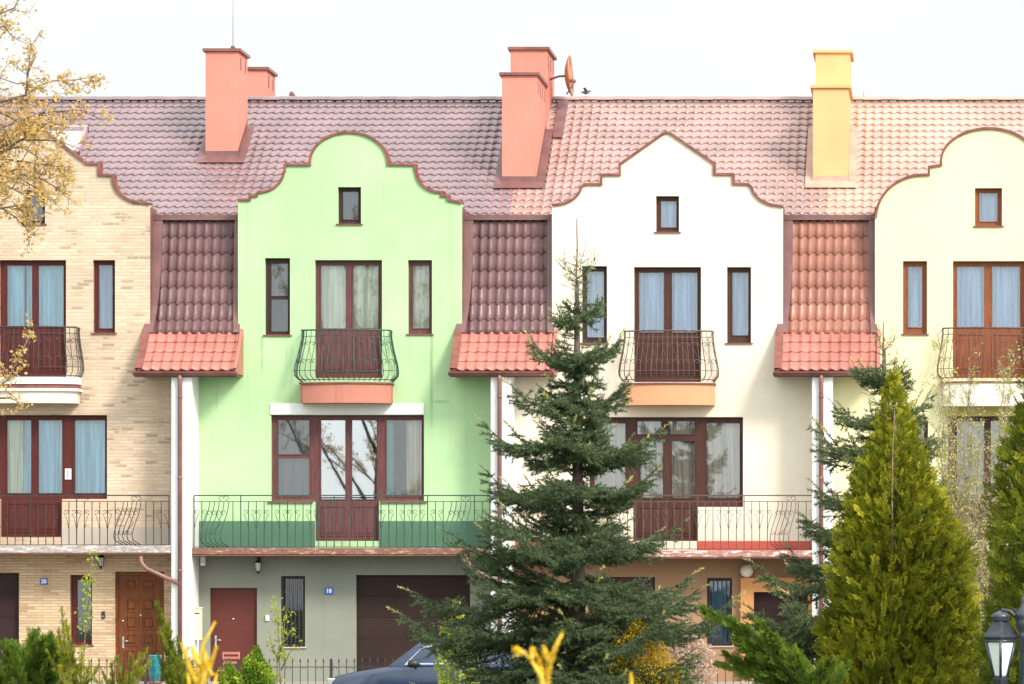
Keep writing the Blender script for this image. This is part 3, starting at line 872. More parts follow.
    if cfg.get('rail'): 
        a, b, m, deco = cfg['rail']
        long_railing(root, a, b, m, deco, pb=cfg.get('rail_b', 547), py_post=cfg['slab'][0] + .5)
    cfg['extra'](root)
    return root

def text_mesh(txt, size):
    cu = bpy.data.curves.new('lettering', 'FONT'); cu.body = txt; cu.size = size; cu.align_x = 'CENTER'; cu.align_y = 'CENTER'; cu.extrude = .002; cu.offset = size * .035
    o = bpy.data.objects.new('lettering', cu); COL.objects.link(o)
    dg = bpy.context.evaluated_depsgraph_get(); me = bpy.data.meshes.new_from_object(o.evaluated_get(dg))
    vs = [tuple(v.co) for v in me.vertices]; fs = [tuple(p.vertices) for p in me.polygons]
    bpy.data.objects.remove(o); bpy.data.curves.remove(cu); bpy.data.meshes.remove(me)
    return vs, fs

def tee(a, b, t, m, c, d, u): return [(a, t), (b, t), (b, m), (d, m), (d, u), (c, u), (c, m), (a, m)]

# ---- brick house
T1 = tee(-41, 107, 415, 499, 0, 62, 537)
def extra1(r):
    window(r, (24, 45, 190, 224), [(27.5, 41.5, 193.5, 220.5)], 'w_dark', [((27, 42, 193, 221), 'c_night', 3)], seed=1)
    window(r, (-1, 66, 260, 377), [(5.5, 31, 265, 327), (37, 62.5, 265, 327)], 'w_red', [((1, 22, 262, 328), 'c_blue', 5), ((24, 33, 262, 328), 'c_blue', 2), ((35, 64, 262, 328), 'c_blue', 7)], name='balcony_door', sill=False,
           panels=[(6, 30, 333, 371), (38, 61.5, 333, 371)], seed=2)
    for a in (93, -49):
        window(r, (a, a + 22, 260, 333), [(a + 4.5, a + 18.5, 264.5, 328)], 'w_red', [((a + 1, a + 21, 262, 330), 'c_lilac', 4)], seed=a)
    window(r, (-41, 107, 415, 499), [(-36, -6, 420, 493), (5.5, 30, 420, 493), (37, 61, 420, 493), (73, 104, 420, 493)], 'w_red',
           [((-40, -4, 417, 496), 'c_blue', 5), ((2, 21, 417, 496), 'c_cream', 4), ((22, 33, 417, 496), 'c_blue', 3), ((35, 63, 417, 496), 'c_blue', 6), ((71, 106, 417, 496), 'c_blue', 6)],
           name='balcony_window', sill=False, panels=[(5, 29, 503, 532), (34, 58, 503, 532)], outline=T1, seed=3)
    juliet(r, 30, 327, 377, 45, 49.5, (377, 402), 'iron_black', 'cornice', 46, bands=[(391, 403, -.02, 'cornice'), (388.5, 391, .04, 'whiteband'), (384, 388.5, .0, 'coping'), (377, 384, .03, 'whiteband')])
    garage(r, (-70, 19, 573, YARD), 'garage2')
    window(r, (70, 92, 575, 645), [(76, 90, 580, 640)], 'w_red', [((71, 78, 577, 642), 'c_night', 1)], seed=5, sillmat='coping')
    pdoor(r, (118, 161, 575, YARD), 'door_oak', panels=[(124, 137.5, 578, 590), (141, 155, 578, 590), (124, 137.5, 598, 612), (141, 155, 598, 612), (124, 137.5, 616, 630), (141, 155, 616, 630), (124, 137.5, 634, 646), (141, 155, 634, 646), (124, 137.5, 650, 672), (141, 155, 650, 672)],
          handle=(122.5, 641, 1), frame='door_oak', lock=[(122, 621), (140, 615.5)], name='front_door')
    # open roof window
    y = roof_y_at_py(142); S = MB()
    x0, x1 = fx(42, y), fx(85, y); ya, yb = roof_y_at_py(158), roof_y_at_py(131.5)
    h = .16
    def pt(x, yy, k): return (x, yy - .5 * k, roof_z(yy) + .86 * k)
    for a, b in ((x0, x0 + .08), (x1 - .08, x1)):
        S.add([pt(a, ya, .0), pt(b, ya, 0), pt(b, yb, 0), pt(a, yb, 0), pt(a, ya, h), pt(b, ya, h), pt(b, yb, h), pt(a, yb, h)], [(4, 5, 6, 7), (0, 4, 7, 3), (1, 2, 6, 5), (0, 1, 5, 4), (3, 7, 6, 2)])
    for a, b in ((ya, ya + .09), (yb - .09, yb)):
        S.add([pt(x0, a, 0), pt(x1, a, 0), pt(x1, b, 0), pt(x0, b, 0), pt(x0, a, h + .004), pt(x1, a, h + .004), pt(x1, b, h + .004), pt(x0, b, h + .004)], [(4, 5, 6, 7), (0, 4, 7, 3), (1, 2, 6, 5), (0, 1, 5, 4), (3, 7, 6, 2)])
    fr = S.build('roof_window', MAT['flash_pale'], r)
    G = MB(); G.add([pt(x0 + .08, ya + .09, h * .7), pt(x1 - .08, ya + .09, h * .7), pt(x1 - .08, yb - .09, h * .7), pt(x0 + .08, yb - .09, h * .7)], [(0, 1, 2, 3)]); G.build('pane', MAT['glass_mirror'], fr)
    # chimney stack by the party wall
    y0 = roof_y_at_py(158); chimney_part(r, 205.5, 238.5, 48.5, y0, y0 + 1.35, 'salmon')
    chimney_part(r, 247.5, 266.5, 67, 7.2, 8.6, 'salmon', z_base=9, flash=False)
house('terraced_house', 'cream brick terraced house with oxblood windows and a stepped pointed gable', 0, dict(
    cx=29, prof=PROF_BRICK, wall='brick', gwall='stone', roof='roof', ridge='roof', mansard='mansard',
    holes=[(24, 45, 190, 224), (-1, 66, 260, 377), (93, 115, 260, 333), (-49, -27, 260, 333), T1],
    gholes=[(-70, 19, 573, None), (70, 92, 575, 645), (115, 164, 571.5, None)],
    plinth=('plinth_grey', 527, 545.5, (-.0, 62)), slab=(546, 554, 'slab_grey'), rail=(-108, 169, 'iron_black', [(120, 142), (-90, -66)]), rail_b=545, drain=(141, 556, 584), extra=extra1))

# ---- green house
T2 = tee(271, 424, 415, 501, 315, 379, 541)
def extra2(r):
    window(r, (338, 361, 187, 224), [(342, 357.5, 191, 219)], 'w_dark', [((340, 360, 189, 222), 'c_night', 3)], seed=11)
    window(r, (315, 382, 260, 378), [(320, 345, 265, 328), (352, 377.5, 265, 328)], 'w_mauve', [((317, 347, 262, 330), 'c_cream', 1), ((350, 380, 262, 330), 'c_cream', 1)],
           name='balcony_door', sill=False, panels=[(320, 345, 334, 372), (352, 377.5, 334, 372)], seed=12)
    window(r, (265, 290, 258, 335), [(270, 287, 263, 295.5), (270, 287, 299, 331)], 'w_dark', [((266, 289, 260, 297), 'c_grey', 1)], glass='glass', seed=13)
    window(r, (408, 432, 260, 334), [(412, 428.5, 265, 328)], 'w_mauve', [((409, 431, 262, 331), 'c_cream', 1)], seed=14)
    window(r, (271, 424, 415, 501), [(277, 308.5, 420, 454), (277, 308.5, 458, 496), (320, 344.5, 420, 499), (351, 376, 420, 499), (385.5, 421, 420, 496)], 'w_mauve',
           [((274, 311, 417, 498), 'c_grey', 1), ((384, 392, 417, 498), 'c_teal', 3), ((404, 423, 417, 498), 'c_beige', 4)], glass=['glass', 'glass', 'glass_mirror', 'glass_mirror', 'glass'],
           name='balcony_window', sill=False, panels=[(320, 344.5, 506, 536), (351, 375.5, 506, 536)], outline=T2, seed=15)
    S = MB(); S.box(fx(268), fx(313), -.045, .1, fz(503), fz(501.2)); S.box(fx(381), fx(427), -.045, .1, fz(503), fz(501.2)); S.build('sill', MAT['coping'], r)
    juliet(r, 345, 330, 381, 44, 51, (384, 403), 'iron_green', 'terracotta', 45)
    pdoor(r, (210, 257, 588, YARD), 'door_plain', handle=(215, 640, 1), lock=[(232.5, 619)], name='front_door', panels=[])
    fr = window(r, (281, 305, 576, 647), [(283.5, 302.5, 579, 644)], 'w_dark', [((282, 304, 578, 646), 'c_night', 4)], glass='glass_dark', seed=16, sillmat='plinth_grey')
    B = MB(); y = .03
    for i in range(6):
        x = fx(283 + i * 4); B.tube([(x, y, fz(646)), (x, y, fz(577))], .010, 4)
        if i < 5:
            for q in range(3): curl(B, x + .045, y, fz(640 - q * 13), .05, q, 5.2, .007)
    for p in (578, 611, 645): B.tube([(fx(281.5), y, fz(p)), (fx(304.5), y, fz(p))], .010, 4)
    B.build('window_grille', MAT['iron_black'], r)
    garage(r, (356, 470, 575, YARD), 'garage')
    y0 = roof_y_at_py(183.5)
    chimney_part(r, 502, 537, 72.5, y0, y0 + 2.3, 'salmon')
    chimney_part(r, 510.5, 547, 47, y0 + 2.305, y0 + 4.3, 'salmon', z_base=roof_z(y0 + 2.0), flash=False)
    Fl = MB(); yb = Y_R - .05; x1 = fx(537, y0)
    for xx in (x1 + .25,): Fl.add([(xx - .06, y0 + 1.9, roof_z(y0 + 1.9) + .075), (xx + .16, y0 + 1.9, roof_z(y0 + 1.9) + .075), (xx + .16, yb, roof_z(yb) + .075), (xx - .06, yb, roof_z(yb) + .075)], [(0, 1, 2, 3)])
    Fl.build('chimney_flashing', MAT['flash'], r)
house('terraced_house', 'pale green rendered terraced house with a rounded scroll gable', 1, dict(
    cx=349, prof=PROF_SCROLL, wall='green', gwall='grey', roof='roof', ridge='roof', mansard='mansard',
    holes=[(338, 361, 187, 224), (315, 382, 260, 378), (265, 290, 258, 335), (408, 432, 260, 334), T2],
    gholes=[(210, 257, 588, None), (281, 305, 576, 647), (356, 470, 575, None)], bands=[('lintel_band', 'whiteband', (270, 424, 403.5, 414.8), .03)],
    plinth=('plinth_green', 521, 548.5, (315, 379)), slab=(548.5, 555.5, 'slab_red'), rail=(194, 490, 'iron_green', [(206, 230), (448, 472)]), drain=(468, 557, 583), extra=extra2))

# ---- white house
T3 = tee(589, 743, 417, 507, 633, 698, 541)
def extra3(r):
    window(r, (656, 679, 196, 232), [(660.5, 676, 200.5, 227)], 'w_brown', [((658, 678, 198, 230), 'c_lilac', 4)], seed=21)
    window(r, (634, 701, 267, 382), [(638.5, 663.5, 272, 332), (671.5, 697, 272, 332)], 'w_brown', [((635, 666, 269, 334), 'c_lilac', 8), ((669, 700, 269, 334), 'c_lilac', 8)], name='balcony_door', sill=False,
           panels=[(638.5, 663, 340, 374), (672, 697, 340, 374)], seed=22)
    window(r, (582, 607, 266, 343), [(586.5, 603.5, 271, 303), (586.5, 603.5, 306, 337)], 'w_dark', [((583, 606, 268, 340), 'c_lilac', 4)], seed=23)
    window(r, (727, 751, 267, 343), [(732, 748, 272, 335)], 'w_brown', [((728, 750, 269, 338), 'c_lilac', 5)], seed=24)
    window(r, (589, 743, 417, 507), [(594, 625, 423, 498), (637, 661, 421, 434), (668, 694.5, 421, 434), (640, 662.5, 441, 498), (671.5, 694, 441, 498), (706, 739.5, 423, 498)], 'w_brown',
           [((592, 628, 419, 500), 'c_beige', 7), ((636, 664, 419, 500), 'c_beige', 7), ((668, 697, 419, 500), 'c_beige', 7), ((704, 741, 419, 500), 'c_beige', 7)], name='balcony_window', sill=False,
           panels=[(638, 662, 507, 536), (670, 693.5, 507, 536)], outline=T3, seed=25)
    juliet(r, 668, 331, 381, 44, 49.5, (384.5, 405), 'iron_brown', 'peach', 45.5)
    pdoor(r, (606, 655, 577, YARD), 'w_dark', handle=(650, 640, -1), name='front_door')
    window(r, (707, 732, 578, 646), [(709.5, 729.5, 581, 643)], 'w_dark', [((708, 731, 579, 645), 'c_blue', 5)], glass='glass_dark', seed=26, sillmat='plinth_grey')
    B = MB(); y = .03
    for i in range(6): B.tube([(fx(709 + i * 4.2), y, fz(645)), (fx(709 + i * 4.2), y, fz(579))], .010, 4)
    for p in (580, 612, 644): B.tube([(fx(707.5), y, fz(p)), (fx(731.5), y, fz(p))], .010, 4)
    B.build('window_grille', MAT['iron_black'], r)
    # orange garage surround stands a little proud of the tan wall
    O = MB(); a, b = fx(741), fx(814)
    O.plate([(a, YARD), (b, YARD), (b, fz(578)), (a, fz(578))], [(fx(754), fx(808), YARD + .012, fz(592))], -.16, -.003); O.build('garage_surround', MAT['orange'], r)
    garage(r, (754, 808, 592, YARD), 'garage2', y=.06)
    y0 = roof_y_at_py(183)
    chimney_part(r, 813, 848.5, 85, y0, y0 + 2.3, 'apricot', cap='apricot', slots=False)
    chimney_part(r, 815.5, 850, 50, y0 + 2.305, y0 + 4.0, 'apricot', z_base=roof_z(y0 + 2.0), flash=False, cap='apricot', slots=False)
    A = MB(); q = Y_R; A.tube([(fx(864, q), q, Z_R + .05), (fx(864, q), q, Z_R + .26)], .02, 6); A.build('vent_pipe', MAT['pipe_pale'], r)
house('terraced_house', 'white rendered terraced house with a pointed stepped gable and chestnut windows', 2, dict(
    cx=667, prof=PROF_STEP, wall='white', gwall='tan', roof='roof_warm', ridge='roof_warm', mansard='mansard_warm',
    holes=[(656, 679, 196, 232), (634, 701, 267, 382), (582, 607, 266, 343), (727, 751, 267, 343), T3],
    gholes=[(606, 655, 577, None), (707, 732, 578, 646), (754, 808, 592, None)],
    plinth=('plinth_red', 541, 551, (633, 698)), slab=(551, 558, 'slab_white'), rail=(511, 814, 'iron_brown', [(775, 797), (528, 550)]), rail_b=549, drain=(786, 559, 577), extra=extra3))

# ---- yellow house
T4 = tee(948, 1067, 416, 505, 953, 1023, 540)
def extra4(r):
    window(r, (975, 1002, 188, 226), [(979.5, 997.5, 192.5, 221)], 'w_rust', [((977, 1000, 190, 224), 'c_lilac', 4)], seed=31)
    window(r, (953, 1026, 261, 378), [(957, 984, 266, 327), (992, 1020, 266, 327)], 'w_rust', [((954, 987, 263, 329), 'c_lilac', 7), ((990, 1024, 263, 329), 'c_lilac', 7)], name='balcony_door', sill=False,
           panels=[(957, 984, 334, 372), (992, 1020, 334, 372)], seed=32)
    for a in (903, 1051):
        window(r, (a, a + 24, 261, 334), [(a + 5, a + 19, 266, 327)], 'w_rust', [((a + 1, a + 23, 263, 330), 'c_lilac', 5)], seed=a)
    window(r, (948, 1067, 416, 505), [(957, 984, 421, 500), (991, 1018, 421, 500), (1028, 1062, 421, 500)], 'w_brown', [((954, 986, 418, 502), 'c_beige', 6), ((990, 1020, 418, 502), 'c_beige', 6), ((1026, 1064, 418, 502), 'c_beige', 6)],
           name='balcony_window', sill=False, panels=[(958, 983, 508, 536), (992, 1017, 508, 536)], outline=T4, seed=33)
    window(r, (902, 928, 417, 500), [(906, 924, 421, 495)], 'w_brown', [((904, 926, 419, 498), 'c_beige', 5)], seed=34)
    juliet(r, 987, 328, 379, 44, 49.5, (383, 406), 'iron_brown', 'cornice', 45)
    pdoor(r, (900, 948, 580, YARD), 'door_plain', handle=(905, 640, 1), name='front_door')
    window(r, (962, 986, 577, 646), [(965, 983, 580, 643)], 'w_dark', [((963, 985, 578, 645), 'c_night', 5)], glass='glass_dark', seed=35)
    garage(r, (1010, 1105, 575, YARD), 'garage')
    y0 = roof_y_at_py(183)
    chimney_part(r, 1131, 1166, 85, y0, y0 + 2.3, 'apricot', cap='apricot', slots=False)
house('terraced_house', 'pale yellow rendered terraced house with a round topped gable and rust brown windows', 3, dict(
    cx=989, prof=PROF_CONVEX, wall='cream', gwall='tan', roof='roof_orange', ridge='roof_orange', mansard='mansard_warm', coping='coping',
    holes=[(975, 1002, 188, 226), (953, 1026, 261, 378), (903, 927, 261, 334), (1051, 1075, 261, 334), T4, (902, 928, 417, 500)],
    gholes=[(900, 948, 580, None), (962, 986, 577, 646), (1010, 1105, 575, None)], bands=[('lintel_band', 'ochre', (943, 1070, 406.5, 415.5), .03)],
    plinth=('plinth_red', 541, 551, (953, 1023)), slab=(551, 558, 'slab_white'), rail=(832, 1132, 'iron_brown', [(846, 868)]), rail_b=549, extra=extra4))

# ------------------------------------------------------------------ small things fixed to the houses
def number_plate(px, py, w, txt, label):
    x, z = fx(px), fz(py); B = MB(); h = w * .86
    B.bbox(x - w / 2, x + w / 2, -.022, -.004, z - h / 2, z + h / 2, .004)
    r = thing('house_number_plate', (x, 0, z), label, 'sign', 'house number plates')
    B.build('plate', MAT['sign_blue'], r)
    vs, fs = text_mesh(txt, h * .78); T = MB()
    T.add([(x + a, -.0245 - c, z + b) for a, b, c in vs], fs); T.build('lettering', MAT['sign_white'], r, recalc=False)
number_plate(44, 581.5, .17, '20', 'small blue number 20 plate on the brick wall')
number_plate(329, 591, .18, '18', 'small blue number 18 plate on the grey wall by the garage')

def wall_lantern(px, py, label, cat='wall lamp'):
    x, z = fx(px), fz(py); r = thing('wall_lantern', (x, 0, z), label, cat, 'wall lamps under the balconies')
    B = MB(); B.bbox(x - .04, x + .04, -.02, -.002, z + .02, z + .20, .006); B.tube([(x, -.02, z + .14), (x, -.10, z + .20), (x, -.15, z + .15)], .012, 6)
    B.lathe([(.02, .15), (.05, .12), (.085, .10), (.085, .09)], (x, -.15, z)); B.lathe([(.05, -.10), (.055, -.09), (.03, -.12), (.012, -.15)], (x, -.15, z))
    for k in range(6):
        a = k * math.pi / 3; B.tube([(x + .075 * math.cos(a), -.15 + .075 * math.sin(a), z + .09), (x + .05 * math.cos(a), -.15 + .05 * math.sin(a), z - .09)], .006, 4)
    B.build('lantern_body', MAT['iron_black'], r)
    G = MB(); G.lathe([(.045, -.088), (.068, .088)], (x, -.15, z), 6, False); G.build('lamp_glass', MAT['whiteplastic'], r)
wall_lantern(259, 567, 'black iron wall lantern on the grey wall above the plain maroon door')
wall_lantern(102, 562, 'small dark wall lamp under the balcony of the brick house')
x, z = fx(747), fz(571); r = thing('globe_lamp', (x, -.16, z), 'round white wall globe above the orange garage surround', 'wall lamp', 'wall lamps under the balconies')
B = MB(); B.lathe([(.14 * math.cos(R(a)) + .002, .14 * math.sin(R(a))) for a in range(-88, 89, 11)], (x, -.16, z), 20); B.build('lamp_glass', MAT['cornice'], r)
B = MB(); B.tube([(x, -.002, z), (x, -.06, z)], .09, 16); B.build('lamp_base', MAT['whiteplastic'], r)

# mailbox, intercoms, thermometer
x0 = fx(192, -.95) + .0; x, y = fx(197, -.5), -.5
B = MB(); z0, z1 = fz(640, -.5), fz(608.5, -.5)
B.bbox(x - .10, x + .10, y - .08, y + .10, z0, z1, .012); B.box(x - .12, x + .12, y - .10, y + .11, z1 + .001, z1 + .03)
r = thing('mailbox', (x, y, z0), 'tall cream letter box on the party wall beside the plain maroon door', 'letter box'); B.build('box', MAT['cream'], r)
B = MB(); B.box(x - .07, x + .07, y - .084, y - .079, z1 - .12, z1 - .09); B.build('letter_slot', MAT['blackplastic'], r)
def little_box(name, px, py, w, h, mat, label, cat):
    x, z = fx(px), fz(py); r = thing(name, (x, 0, z), label, cat)
    B = MB(); B.bbox(x - w / 2, x + w / 2, -.045, -.003, z - h / 2, z + h / 2, .008); B.build('case', MAT[mat], r)
    B = MB(); B.tube([(x, -.052, z - h * .2), (x, -.044, z - h * .2)], w * .22, 10); B.build('button', MAT['metal'], r)
little_box('intercom', 103.5, 615, .065, .16, 'blackplastic', 'black intercom between the slim red window and the oak coloured door', 'intercom')
little_box('doorbell', 267.5, 618, .08, .13, 'whiteplastic', 'pale doorbell on the grey wall right of the plain maroon door', 'doorbell')
x, z = fx(67), fz(474); r = thing('thermometer', (x, .1, z), 'white thermometer on the oxblood window frame above the brick house balcony', 'thermometer')
B = MB(); B.bbox(x - .07, x + .07, .105, .138, z - .12, z + .12, .012); B.build('case', MAT['whiteplastic'], r)
B = MB(); B.tube([(x, .1, z - .08), (x, .1, z + .09)], .008, 6); B.build('tube', MAT['pipe'], r)
B = MB(); x, z = fx(203, -.4), fz(561, -.4); B.bbox(x - .05, x + .05, -.46, -.36, z - .10, z + .10, .01); B.tube([(x, -.46, z - .04), (x, -.54, z - .07)], .035, 10)
r = thing('camera_box', (x, -.4, z), 'small pale security light under the green house balcony', 'security light'); B.build('housing', MAT['whiteplastic'], r)

# satellite dishes
def dish(px, py, d, rad, az, el, label, arm_to, rim='coping', face='salmon'):
    c = P(px, py, d); r = thing('satellite_dish', c, label, 'satellite dish', 'satellite dishes')
    ax = Vector((math.sin(R(az)) * math.cos(R(el)), -math.cos(R(az)) * math.cos(R(el)), math.sin(R(el)))); u = ax.cross(Vector((0, 0, 1))).normalized(); w = u.cross(ax).normalized()
    def ring(k, dep, n=24): return [c + (u * math.cos(2 * math.pi * i / n) * rad * .9 + w * math.sin(2 * math.pi * i / n) * rad) * k + ax * dep for i in range(n)]
    B = MB(); K = [0.001, .3, .55, .78, 1.0]; vs = []
    for k in K: vs += ring(k, .28 * rad * k * k)
    for k in reversed(K): vs += ring(k * 1.01, .28 * rad * k * k - .02)
    n = 24; fs = [(i * n + j, i * n + (j + 1) % n, (i + 1) * n + (j + 1) % n, (i + 1) * n + j) for i in range(2 * len(K) - 1) for j in range(n)]
    B.add(vs, fs, True).build('reflector', MAT[face], r)
    A = MB(); tip = c + ax * rad * .5 - w * rad * .25
    A.tube([c - w * rad * .9, tip], .016, 6); A.tube([tip - ax * .02, tip - ax * .16], .04, 8); A.build('feed_arm', MAT['flash'], r)
    M = MB(); M.tube([c - ax * .02, c - ax * .16, Vector(arm_to)], .025, 6); M.build('mount', MAT['flash'], r)
y0 = roof_y_at_py(183.5)
MAT['rust'] = M_plain('rusty_orange_dish', (.40, .17, .09, 1), .6, .35, 3)  # orange reflection on the dish face, painted as its base colour
dish(565.5, 76, D + y0 + 3.0, .47, 88, 3, 'tilted orange brown satellite dish on the right side of the twin chimney', (fx(547, y0 + 2.6), y0 + 3.0, P(552, 80, D + y0 + 3).z), face='rust')
dish(291, 102, D + 7.2, .24, 75, 10, 'small dark satellite dish peeping over the ridge behind the green gable', (P(283, 118, D + 7.3).x, 7.3, P(283, 118, D + 7.3).z - .4), face='flash')
# mast
y0 = roof_y_at_py(158) + .7; x = fx(233, y0); B = MB(); zt = fz(48.5, y0)
B.tube([(x, y0, zt), (x, y0, fz(-30, y0))], .009, 5)
r = thing('aerial_mast', (x, y0, zt), 'thin grey aerial rod standing on the left salmon chimney', 'aerial'); B.build('rod', MAT['flash_pale'], r)
B = MB(); B.lathe([(.05, 0), (.05, .05), (.02, .07)], (x, y0, zt), 8); B.build('foot', MAT['flash'], r)

MAT['feather'] = M_plain('grey_feathers', (.09, .09, .10, 1), .7, .3, 20)
# the bird on the ridge
c = P(586.5, 92.5, D + Y_R); r = thing('bird', (c.x, c.y, c.z), 'small dark pigeon hovering just above the roof ridge beside the twin chimney', 'bird')
B = MB(); n = 8; st = [(-.17, .015, .02), (-.10, .035, .0), (-.03, .06, -.005), (.04, .055, .01), (.08, .035, .03), (.105, .032, .045), (.13, .02, .045), (.15, .006, .04)]
vs = []
for q, rr, dz in st:
    for k in range(n):
        a = 2 * math.pi * k / n; vs.append((c.x + q, c.y + rr * math.cos(a), c.z + dz + rr * math.sin(a)))
fs = [(i * n + j, i * n + (j + 1) % n, (i + 1) * n + (j + 1) % n, (i + 1) * n + j) for i in range(len(st) - 1) for j in range(n)] + [tuple(range(n)), tuple(range(len(vs) - n, len(vs)))]
B.add(vs, fs, True)
for s in (-1, 1):
    B.add([(c.x + .05, c.y + s * .04, c.z + .03), (c.x - .05, c.y + s * .04, c.z + .025), (c.x - .10, c.y + s * .17, c.z + .12), (c.x - .02, c.y + s * .20, c.z + .14), (c.x + .05, c.y + s * .04, c.z + .018), (c.x - .05, c.y + s * .04, c.z + .013)], [(0, 1, 2, 3), (4, 3, 2, 5), (0, 3, 4), (1, 5, 2), (0, 4, 5, 1)])
B.v = [tuple(c[i] + (v[i] - c[i]) * .72 for i in range(3)) for v in B.v]
B.build('body', MAT['feather'], r)

# ------------------------------------------------------------------ foliage machinery
def unit(a): return a / np.maximum(np.linalg.norm(a, axis=-1, keepdims=True), 1e-9)

def needle_tris(A, B, step, Ln, Wd, rng, ang=52):
    A, B = np.asarray(A, float), np.asarray(B, float)
    d = B - A; ln = np.linalg.norm(d, axis=1); n = np.maximum(1, (ln / step).astype(int))
    idx = np.repeat(np.arange(len(A)), n); m = len(idx)
    t = rng.random(m)[:, None]; pos = A[idx] + d[idx] * t; ax = unit(d[idx])
    rnd = unit(rng.normal(size=(m, 3)) + np.array([0, 0, .35])); rad = unit(rnd - ax * (rnd * ax).sum(1, keepdims=True))
    a = np.radians(ang + rng.normal(0, 12, m))[:, None]
    dirv = ax * np.cos(a) + rad * np.sin(a)
    L = (Ln * (.75 + .5 * rng.random(m)))[:, None]
    side = unit(np.cross(dirv, rng.normal(size=(m, 3)))) * (Wd / 2)
    tri = np.stack([pos + side, pos - side, pos + dirv * L], axis=1)
    return tri, idx, t[:, 0]

def stem_tris(A, B, ra, rb):
    A, B = np.asarray(A, float), np.asarray(B, float); d = unit(B - A)
    h = np.where(np.abs(d[:, 2:3]) < .9, np.array([[0, 0, 1.]]), np.array([[0, 1., 0]]))
    u = unit(np.cross(d, h)); w = np.cross(d, u)
    out = []
    ra = np.asarray(ra)[:, None]; rb = np.asarray(rb)[:, None]
    ring = [(math.cos(k * 2.0944), math.sin(k * 2.0944)) for k in range(3)]
    for k in range(3):
        c0, s0 = ring[k]; c1, s1 = ring[(k + 1) % 3]
        a0 = A + (u * c0 + w * s0) * ra; a1 = A + (u * c1 + w * s1) * ra; b0 = B + (u * c0 + w * s0) * rb; b1 = B + (u * c1 + w * s1) * rb
        out += [np.stack([a0, a1, b1], 1), np.stack([a0, b1, b0], 1)]
    return np.concatenate(out)

def xform(tri, M, o): return tri @ M.T + o
def frame_from(az, el, roll):
    """columns: forward x at azimuth az / elevation el, side y, up z"""
    f = np.array([math.cos(el) * math.cos(az), math.cos(el) * math.sin(az), math.sin(el)])
    s = np.array([-math.sin(az), math.cos(az), 0.]); u = np.cross(f, s)
    c, q = math.cos(roll), math.sin(roll)
    return np.stack([f, s * c + u * q, -s * q + u * c], axis=1)

def spruce_branch(L, rng, fine=1.0, nl=.060, nw=.0135):
    """one spruce bough along +x: main axis, side shoots, short side-side shoots, every one a thick brush of needles"""
    NA = 14; t = np.linspace(0, 1, NA + 1)
    ax = np.stack([t * L, .05 * L * np.sin(t * 7 + rng.random() * 6) * t, L * (-.15 * np.sin(t * 2.4) + .20 * t ** 3.0)], 1)
    A, B, kind, ra, grp, tp = [], [], [], [], [], []
    g = [0]
    def seg(a, b, k, r, t0=0.): A.append(a); B.append(b); kind.append(k); ra.append(r); grp.append(g[0]); tp.append(t0)
    for i in range(NA): seg(ax[i], ax[i + 1], 0, .006 * L * (1.15 - t[i]) + .003, t[i])
    tip = ax[-1]; e = tip + unit(np.array([.85, rng.normal(0, .12), .48])) * (.10 + .06 * L); seg(tip, (tip + e) / 2, 3, .003, .6); seg((tip + e) / 2, e, 3, .003, 1)
    n = max(4, int(L / (.17 * fine)))
    for i in range(n):
        tt = .05 + .93 * (i + rng.random() * .6) / n
        p = np.array([np.interp(tt, t, ax[:, k]) for k in range(3)])
        for s in (-1, 1):
            if rng.random() < .06: continue
            l2 = L * .50 * (1 - tt) ** .8 * min(1, .55 + tt * 1.8) * (.65 + .65 * rng.random()) + .11
            a = math.radians(rng.normal(50, 9)); lift = rng.normal(-.06, .16)
            d = unit(np.array([math.cos(a), s * math.sin(a), lift])); g[0] += 1
            mid = p + d * l2 * .55; end = p + unit(d + np.array([.22, 0, .12])) * l2
            seg(p, mid, 1, .004, .1); seg(mid, end, 2, .003, .6)
            m2 = int(l2 / (.20 * fine))
            for j in range(m2):
                u = .15 + .75 * (j + rng.random() * .5) / m2
                q = p + (mid - p) * min(1, u / .55) if u < .55 else mid + (end - mid) * (u - .55) / .45
                for s2 in (-1, 1):
                    l3 = (l2 * .46 * (1 - u) + .09) * (.7 + .6 * rng.random()); a3 = a + s * s2 * math.radians(46); g[0] += 1
                    d3 = unit(np.array([math.cos(a3), s * math.sin(a3), lift + rng.normal(-.04, .16)]))
                    seg(q, q + d3 * l3, 2, .002, .4)
    A, B = np.array(A), np.array(B); kind = np.array(kind); ra = np.array(ra); grp = np.array(grp); tp = np.array(tp)
    tri, idx, tt = needle_tris(A, B, .0058, nl, nw, rng, 46)
    k = kind[idx]; tw = rng.random(g[0] + 1)[grp[idx]]
    tint = .02 + .46 * tw + .22 * tp[idx] * (k >= 2) + np.where(k == 3, .30 + .2 * tt, 0) + .12 * rng.random(len(idx))
    st = stem_tris(A, B, ra, ra * .8)
    return tri, tint, st

